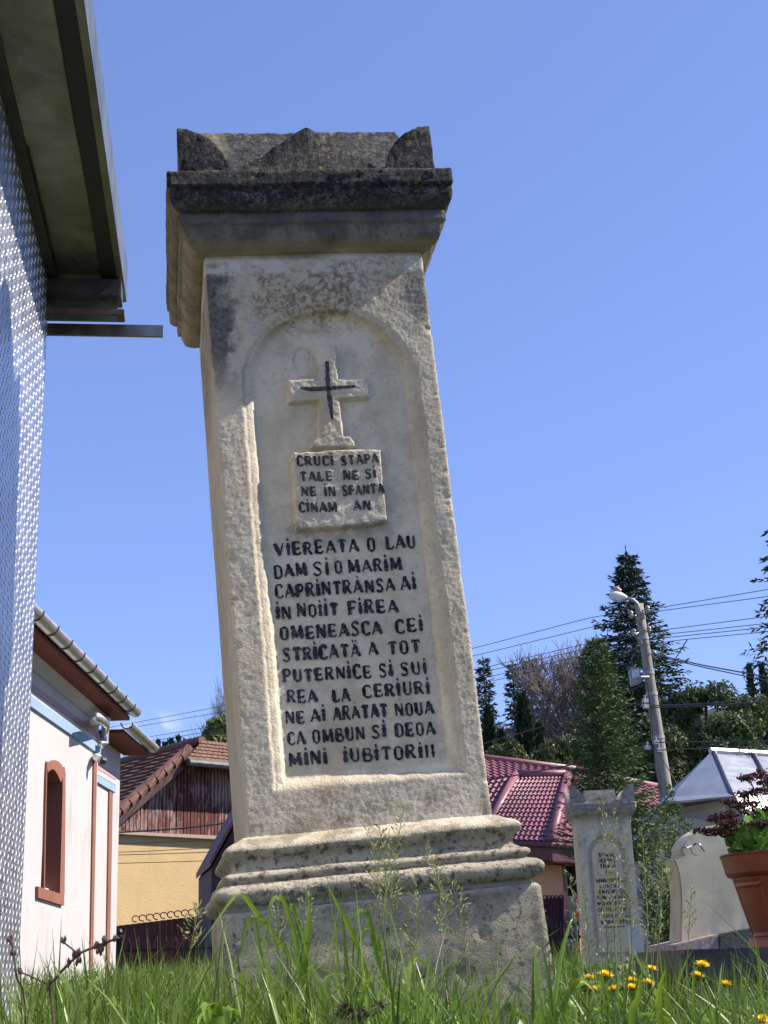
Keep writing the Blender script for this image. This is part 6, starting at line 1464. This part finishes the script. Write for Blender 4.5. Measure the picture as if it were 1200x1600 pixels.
def random_tufts(n, seed):
    rs = np.random.RandomState(seed)
    spots = [(40, 3.6), (110, 3.2), (170, 2.9), (230, 3.3), (285, 2.7), (300, 3.6), (880, 3.8), (940, 3.2), (1010, 3.6), (1150, 3.5), (1195, 3.0), (640, 2.35), (760, 2.4), (470, 2.3), (205, 4.6), (1045, 4.4), (385, 2.7), (450, 2.85), (520, 2.6), (575, 2.9), (650, 2.75), (700, 2.55), (790, 2.8), (830, 2.95), (610, 2.4), (355, 2.45), (900, 3.0), (960, 2.8), (410, 2.55), (490, 2.75), (545, 2.85), (625, 2.6), (675, 2.85), (740, 2.7), (860, 2.75), (80, 2.8), (140, 2.6), (250, 2.75)]
    first = None
    for i, (x, Y) in enumerate(spots[:n]):
        root = at(x, 1600, Y); root[2] = float(ground_z(root[0], root[1]))
        if i % 4 == 0:
            r = thing('grass_tuft', root, 'loose tuft of long green grass blades standing in the meadow', 'grass tuft', 'loose tufts of long grass')
            m = MB()
            for k in range(26):
                a = rs.uniform(0, 6.28); L = rs.uniform(.26, .47); ln = rs.uniform(.1, .5); P = [root+np.array([math.cos(a)*.02, math.sin(a)*.02, 0])]
                for t in (.35, .65, .85, 1.0): P.append(root+np.array([math.cos(a)*L*ln*t*t, math.sin(a)*L*ln*t*t, L*(t-.5*ln*t**3)]))
                P = smoothp(P, 3); kk = len(P); wv = rs.uniform(.005, .009); b = a+math.pi/2; m.ribbon(P, [wv*min(1, (1-j/(kk-1))*2.2+.03) for j in range(kk)], (math.cos(b), math.sin(b), 0), fold=.25)
            m.build('blades', GRASS2 if i % 8 else GRASS, r, recalc=False, smooth=True); first = r
        else:
            c = copy_tree(first); c.location = Vector([float(v) for v in root]); c.rotation_euler = (0, 0, rs.uniform(0, 6.28)); s = rs.uniform(.8, 1.12); c.scale = (s, s, s)
random_tufts(41, 3)
# seeding stalks
def stalk(path, Y, label, seed, frac=.45, spread=1.0, group=None, thick=.0016):
    rs = np.random.RandomState(seed); root = at(path[0][0], path[0][1], Y); P = [at(x, y, Y) for x, y in path]
    if P[0][2] > .03: P = [np.array([P[0][0], P[0][1], 0.0])]+P
    P = smoothp(P, 8); r = thing('seeding_grass_stalk', P[0], label, 'grass stalk', group)
    k = len(P); m = MB(); m.tube(P, [thick*(1-.65*i/(k-1)) for i in range(k)], 5); m.build('stem', STALK, r)
    C = []; D = []; L = []; tw = MB(); arr = np.array(P); ln = np.concatenate([[0], np.cumsum(np.linalg.norm(np.diff(arr, axis=0), axis=1))]); tot = ln[-1]
    vis = np.linalg.norm(at(*path[-1], Y)-at(*path[0], Y)); head = vis*frac; nb = int(16+head/.012)
    for j in range(nb):
        s = tot-head+head*j/nb; p = np.array([np.interp(s, ln, arr[:, i]) for i in range(3)]); a = rs.uniform(0, 6.28); f = 1-j/nb
        bl = (.012+.045*f*rs.uniform(.5, 1))*spread; d = np.array([math.cos(a)*.7, math.sin(a)*.7, rs.uniform(.45, 1.0)]); d /= np.linalg.norm(d); e = p+d*bl; tw.tube([p, e], .0005, 3, cap=False)
        for q in range(3): C.append(p+d*bl*(.4+.3*q)); D.append(d+rs.normal(size=3)*.35); L.append(rs.uniform(.007, .012))
    if tw.v: tw.build('branchlets', STALK, r, recalc=False)
    C = np.array(C); D = unit(np.array(D)); S = unit(np.cross(D, rs.normal(size=D.shape))); L = np.array(L); V, F = diamonds(C, D, S, L, L*.36); mesh_np('seed_head', V, F, SEED, r)
gs = 'seeding grass before the plinth'; ls = 'thin seeding grass stalk rising in front of the plinth of the tall monument'
for i, p in enumerate([[(590, 1600), (600, 1480), (603, 1380), (592, 1285)], [(612, 1600), (610, 1450), (618, 1340), (632, 1258)], [(600, 1600), (598, 1470), (590, 1370), (572, 1278)], [(628, 1600), (620, 1480), (612, 1390), (608, 1300)], [(722, 1600), (708, 1500), (690, 1400), (662, 1320)], [(690, 1600), (690, 1500), (688, 1400), (680, 1340)], [(735, 1600), (730, 1520), (722, 1440), (705, 1378)], [(645, 1600), (650, 1500), (651, 1430), (648, 1362)], [(440, 1600), (437, 1520), (436, 1450), (434, 1400)], [(478, 1600), (480, 1500), (477, 1440), (478, 1390)]]):
    stalk(p, 2.7+.05*(i % 4), ls, 60+i, .5, .8, gs)
gs = 'seeding grass before the smaller monument'; ls = 'tall green seeding grass stalk standing in front of the smaller monument'
for i, p in enumerate([[(965, 1540), (958, 1430), (945, 1330), (941, 1245)], [(975, 1540), (968, 1440), (962, 1350), (958, 1262)], [(990, 1540), (987, 1460), (984, 1380), (978, 1300)], [(905, 1545), (903, 1480), (898, 1420), (888, 1362)], [(925, 1545), (920, 1480), (916, 1430), (910, 1385)], [(1010, 1545), (1012, 1450), (1008, 1370), (1002, 1290)], [(955, 1545), (950, 1500), (946, 1440), (938, 1390)], [(1028, 1545), (1030, 1460), (1034, 1380), (1036, 1310)]]):
    stalk(p, 3.3+.08*(i % 3), ls, 80+i, .72, .62, gs, .002)
stalk([(1074, 1560), (1075, 1480), (1078, 1430), (1081, 1388)], 3.2, 'single seeding grass spike before the cream headstone', 95, .45, .55)
stalk([(1020, 1560), (1020, 1500), (1030, 1410), (1052, 1358)], 3.3, 'nodding seeding grass head left of the cream headstone', 96, .3, .8)
stalk([(270, 1600), (285, 1540), (300, 1470), (310, 1415)], 2.5, 'seeding grass stalk standing left of the plinth before the red fence', 97, .4, .7)
# dandelions
YEL = mat_leaf('dandelion_yellow', (.80, .56, .006), (.85, .66, .012), .6, .2)
def dandelion(proto=[None], spots=()):
    rs = np.random.RandomState(4)
    for i, (x, y, Y, s) in enumerate(spots):
        p = at(x, y, Y); g = float(ground_z(p[0], p[1]))
        if proto[0] is None:
            r = thing('dandelion', p, 'yellow dandelion flower among the grass right of the monument', 'dandelion', 'dandelions in the grass')
            m = MB(); H = p[2]-g; m.tube([p+np.array([.01, 0, -H]), p+np.array([.006, 0, -H*.5]), p+np.array([0, 0, -.008])], [.0022, .002, .0018], 6); m.build('stem', STALK, r)
            m = MB(); m.lathe([(.002, -.012), (.006, -.009), (.007, -.002), (.005, .001)], p, 10); m.build('calyx', HERB, r)
            C = []; D = []; L = []
            for q, (nn, el, ln) in enumerate(((26, .12, .018), (24, .45, .016), (20, .85, .013), (14, 1.2, .010))):
                for k in range(nn): a = 2*math.pi*k/nn+q*.2+rs.uniform(-.08, .08); C.append(p); D.append((math.cos(a)*math.cos(el), math.sin(a)*math.cos(el), math.sin(el)+rs.uniform(-.06, .06))); L.append(ln*rs.uniform(.9, 1.1))
            C = np.array(C); D = unit(np.array(D)); S = unit(np.cross(D, np.array([0, 0, 1.])+0*D)); L = np.array(L); V, F = diamonds(C, D, S, L, L*.30); mesh_np('petals', V, F, YEL, r); proto[0] = r
        else:
            c = copy_tree(proto[0]); c.location = Vector([float(v) for v in p]); c.rotation_euler = (rs.uniform(-.3, .3), rs.uniform(-.35, .35), rs.uniform(0, 6)); c.scale = (s, s, s)
dl = [(365, 1105, 3.6), (440, 1092, 3.5), (340, 1140, 3.4), (375, 1160, 3.4), (480, 1160, 3.5), (560, 1120, 3.6), (565, 1155, 3.3), (640, 1130, 3.6), (655, 1065, 3.8), (893, 1045, 3.5), (870, 1095, 3.7), (1000, 1138, 3.5), (1170, 1310, 2.6)]
dandelion(spots=[(800+a/3, 1160+b/3, Y, 1.15) for a, b, Y in dl])
for k, (x, y) in enumerate([(105, 1566), (98, 1572), (85, 1570), (55, 1585), (102, 1588), (48, 1590), (300, 1586)]):
    src = bpy.data.objects['dandelion']; c = copy_tree(src); p = at(x, y, 3.4); c.location = Vector([float(v) for v in p]); c.scale = (.55, .55, .55); c['label'] = 'tiny yellow flower in the grass at the lower left of the photo'; c['group'] = 'tiny yellow flowers at the lower left'; c.name = 'yellow_flower'; c['category'] = 'flower'
# dead sprig on the left
def sprig():
    Y = 2.3; r = thing('dead_sprig', at(82, 1600, Y), 'dead brown weed stem with dry buds before the white church wall', 'dead weed'); q = lambda a, b: at(a/4, 1200+b/4, Y)
    ST = mat_plain('plum_brown_stem', (.09, .045, .042), .8, 0, .3, 40); m = MB(); rs = np.random.RandomState(6)
    for P, w in (([(335, 1640), (325, 1500), (310, 1360), (345, 1320), (390, 1265), (440, 1215), (490, 1165), (540, 1140), (600, 1115), (680, 1085), (745, 1062)], .0022), ([(490, 1165), (450, 1130), (395, 1088)], .0014), ([(310, 1360), (220, 1315), (118, 1272)], .0013), ([(600, 1115), (620, 1140), (630, 1150)], .001), ([(160, 1640), (145, 1400), (105, 1310), (85, 1160), (65, 1050)], .0018)):
        m.tube(smoothp([q(*p) for p in P], 4), w, 5)
    m.build('stem', ST, r)
    for (x, y) in ((400, 1085), (120, 1272), (490, 1160), (480, 1170), (465, 1172), (425, 1212), (485, 1207), (600, 1110), (612, 1108), (618, 1142), (640, 1130), (655, 1075), (655, 1090), (720, 1065), (82, 1152), (62, 1080), (300, 1355)):
        c = q(x, y); m = MB()
        for j in range(4): d = rs.normal(size=3)*.0022; m.lathe([(.0004, -.005), (.0022, -.002), (.0025, .001), (.0004, .006)], c+d, 6)
        m.build('bud', ST, r)
sprig()
def burdock():
    Y = 2.35; r = thing('dead_burr_weed', at(540, 1600, Y), 'dried burr weed with brown spiky heads in the grass before the plinth', 'dead weed'); q = lambda a, b: at(280+a/1.935, 1240+b/1.935, Y); m = MB(); rs = np.random.RandomState(9)
    for P in ([(520, 720), (505, 665), (460, 610)], [(505, 690), (470, 685), (430, 665)], [(530, 720), (560, 670), (600, 645), (640, 632)], [(500, 700), (495, 660)], [(540, 720), (550, 670)]): m.tube(smoothp([q(*p) for p in P], 4), .0018, 5)
    m.build('stem', mat_plain('pale_dry_stem', (.30, .24, .20), .8), r)
    C = []; D = []
    for (x, y) in ((490, 660), (498, 652), (505, 645), (550, 665), (553, 675), (600, 645), (520, 668)):
        for k in range(46): d = unit(rs.normal(size=3)); C.append(q(x, y)+d*.003); D.append(d)
    C = np.array(C); D = np.array(D); S = unit(np.cross(D, rs.normal(size=D.shape))); V, F = diamonds(C, D, S, np.full(len(C), .011), np.full(len(C), .0022)); mesh_np('burrs', V, F, mat_plain('burr_brown', (.055, .034, .03), .9), r)
burdock()
# conifer shrub between the graves
def shrub():
    Y = 10.5; rs = np.random.RandomState(14); base = at(1045, 1515, Y); base[2] = float(ground_z(base[0], base[1])); r = thing('conifer_shrub', base, 'loose light green conifer shrub between the smaller monument and the cream headstone', 'shrub'); st = MB(); C = []; D = []
    tips = [(1047, 1232), (1060, 1262), (1035, 1262), (1022, 1300), (1075, 1285), (1078, 1320), (1012, 1340), (1052, 1300), (1065, 1345), (1030, 1350), (1018, 1395), (1060, 1400), (1040, 1400), (1050, 1440), (1025, 1440), (1068, 1440), (1005, 1370), (1085, 1345), (1042, 1275), (1056, 1330), (1012, 1420), (1045, 1370)]
    for (x, y) in tips:
        e = at(x, y, Y+rs.uniform(-.25, .25)); s = base+np.array([rs.uniform(-.05, .05), rs.uniform(-.05, .05), (e[2]-base[2])*rs.uniform(.1, .45)]); md = (s+e)/2+np.array([(e[0]-s[0])*.25, 0, -.03]); P = smoothp([s, md, e], 10); st.tube(P, [.007*(1-.8*i/(len(P)-1)) for i in range(len(P))], 4, cap=False)
        for i, p in enumerate(P[4:]):
            f = i/(len(P)-5)
            for k in range(16): a = rs.uniform(0, 6.28); d = np.array([math.cos(a), math.sin(a), rs.uniform(.2, 1.3)]); d /= np.linalg.norm(d); C.append(p+d*rs.uniform(0, .07)*(1.15-f)+rs.normal(size=3)*.008); D.append(d+rs.normal(size=3)*.3)
    st.build('stems', BARK, r, recalc=False); C = np.array(C); D = unit(np.array(D)); S = unit(np.cross(D, rs.normal(size=D.shape))); n = len(C); V, F = diamonds(C, D, S, rs.uniform(.025, .055, n), rs.uniform(.008, .016, n)); mesh_np('foliage', V, F, THU_L, r)
shrub()
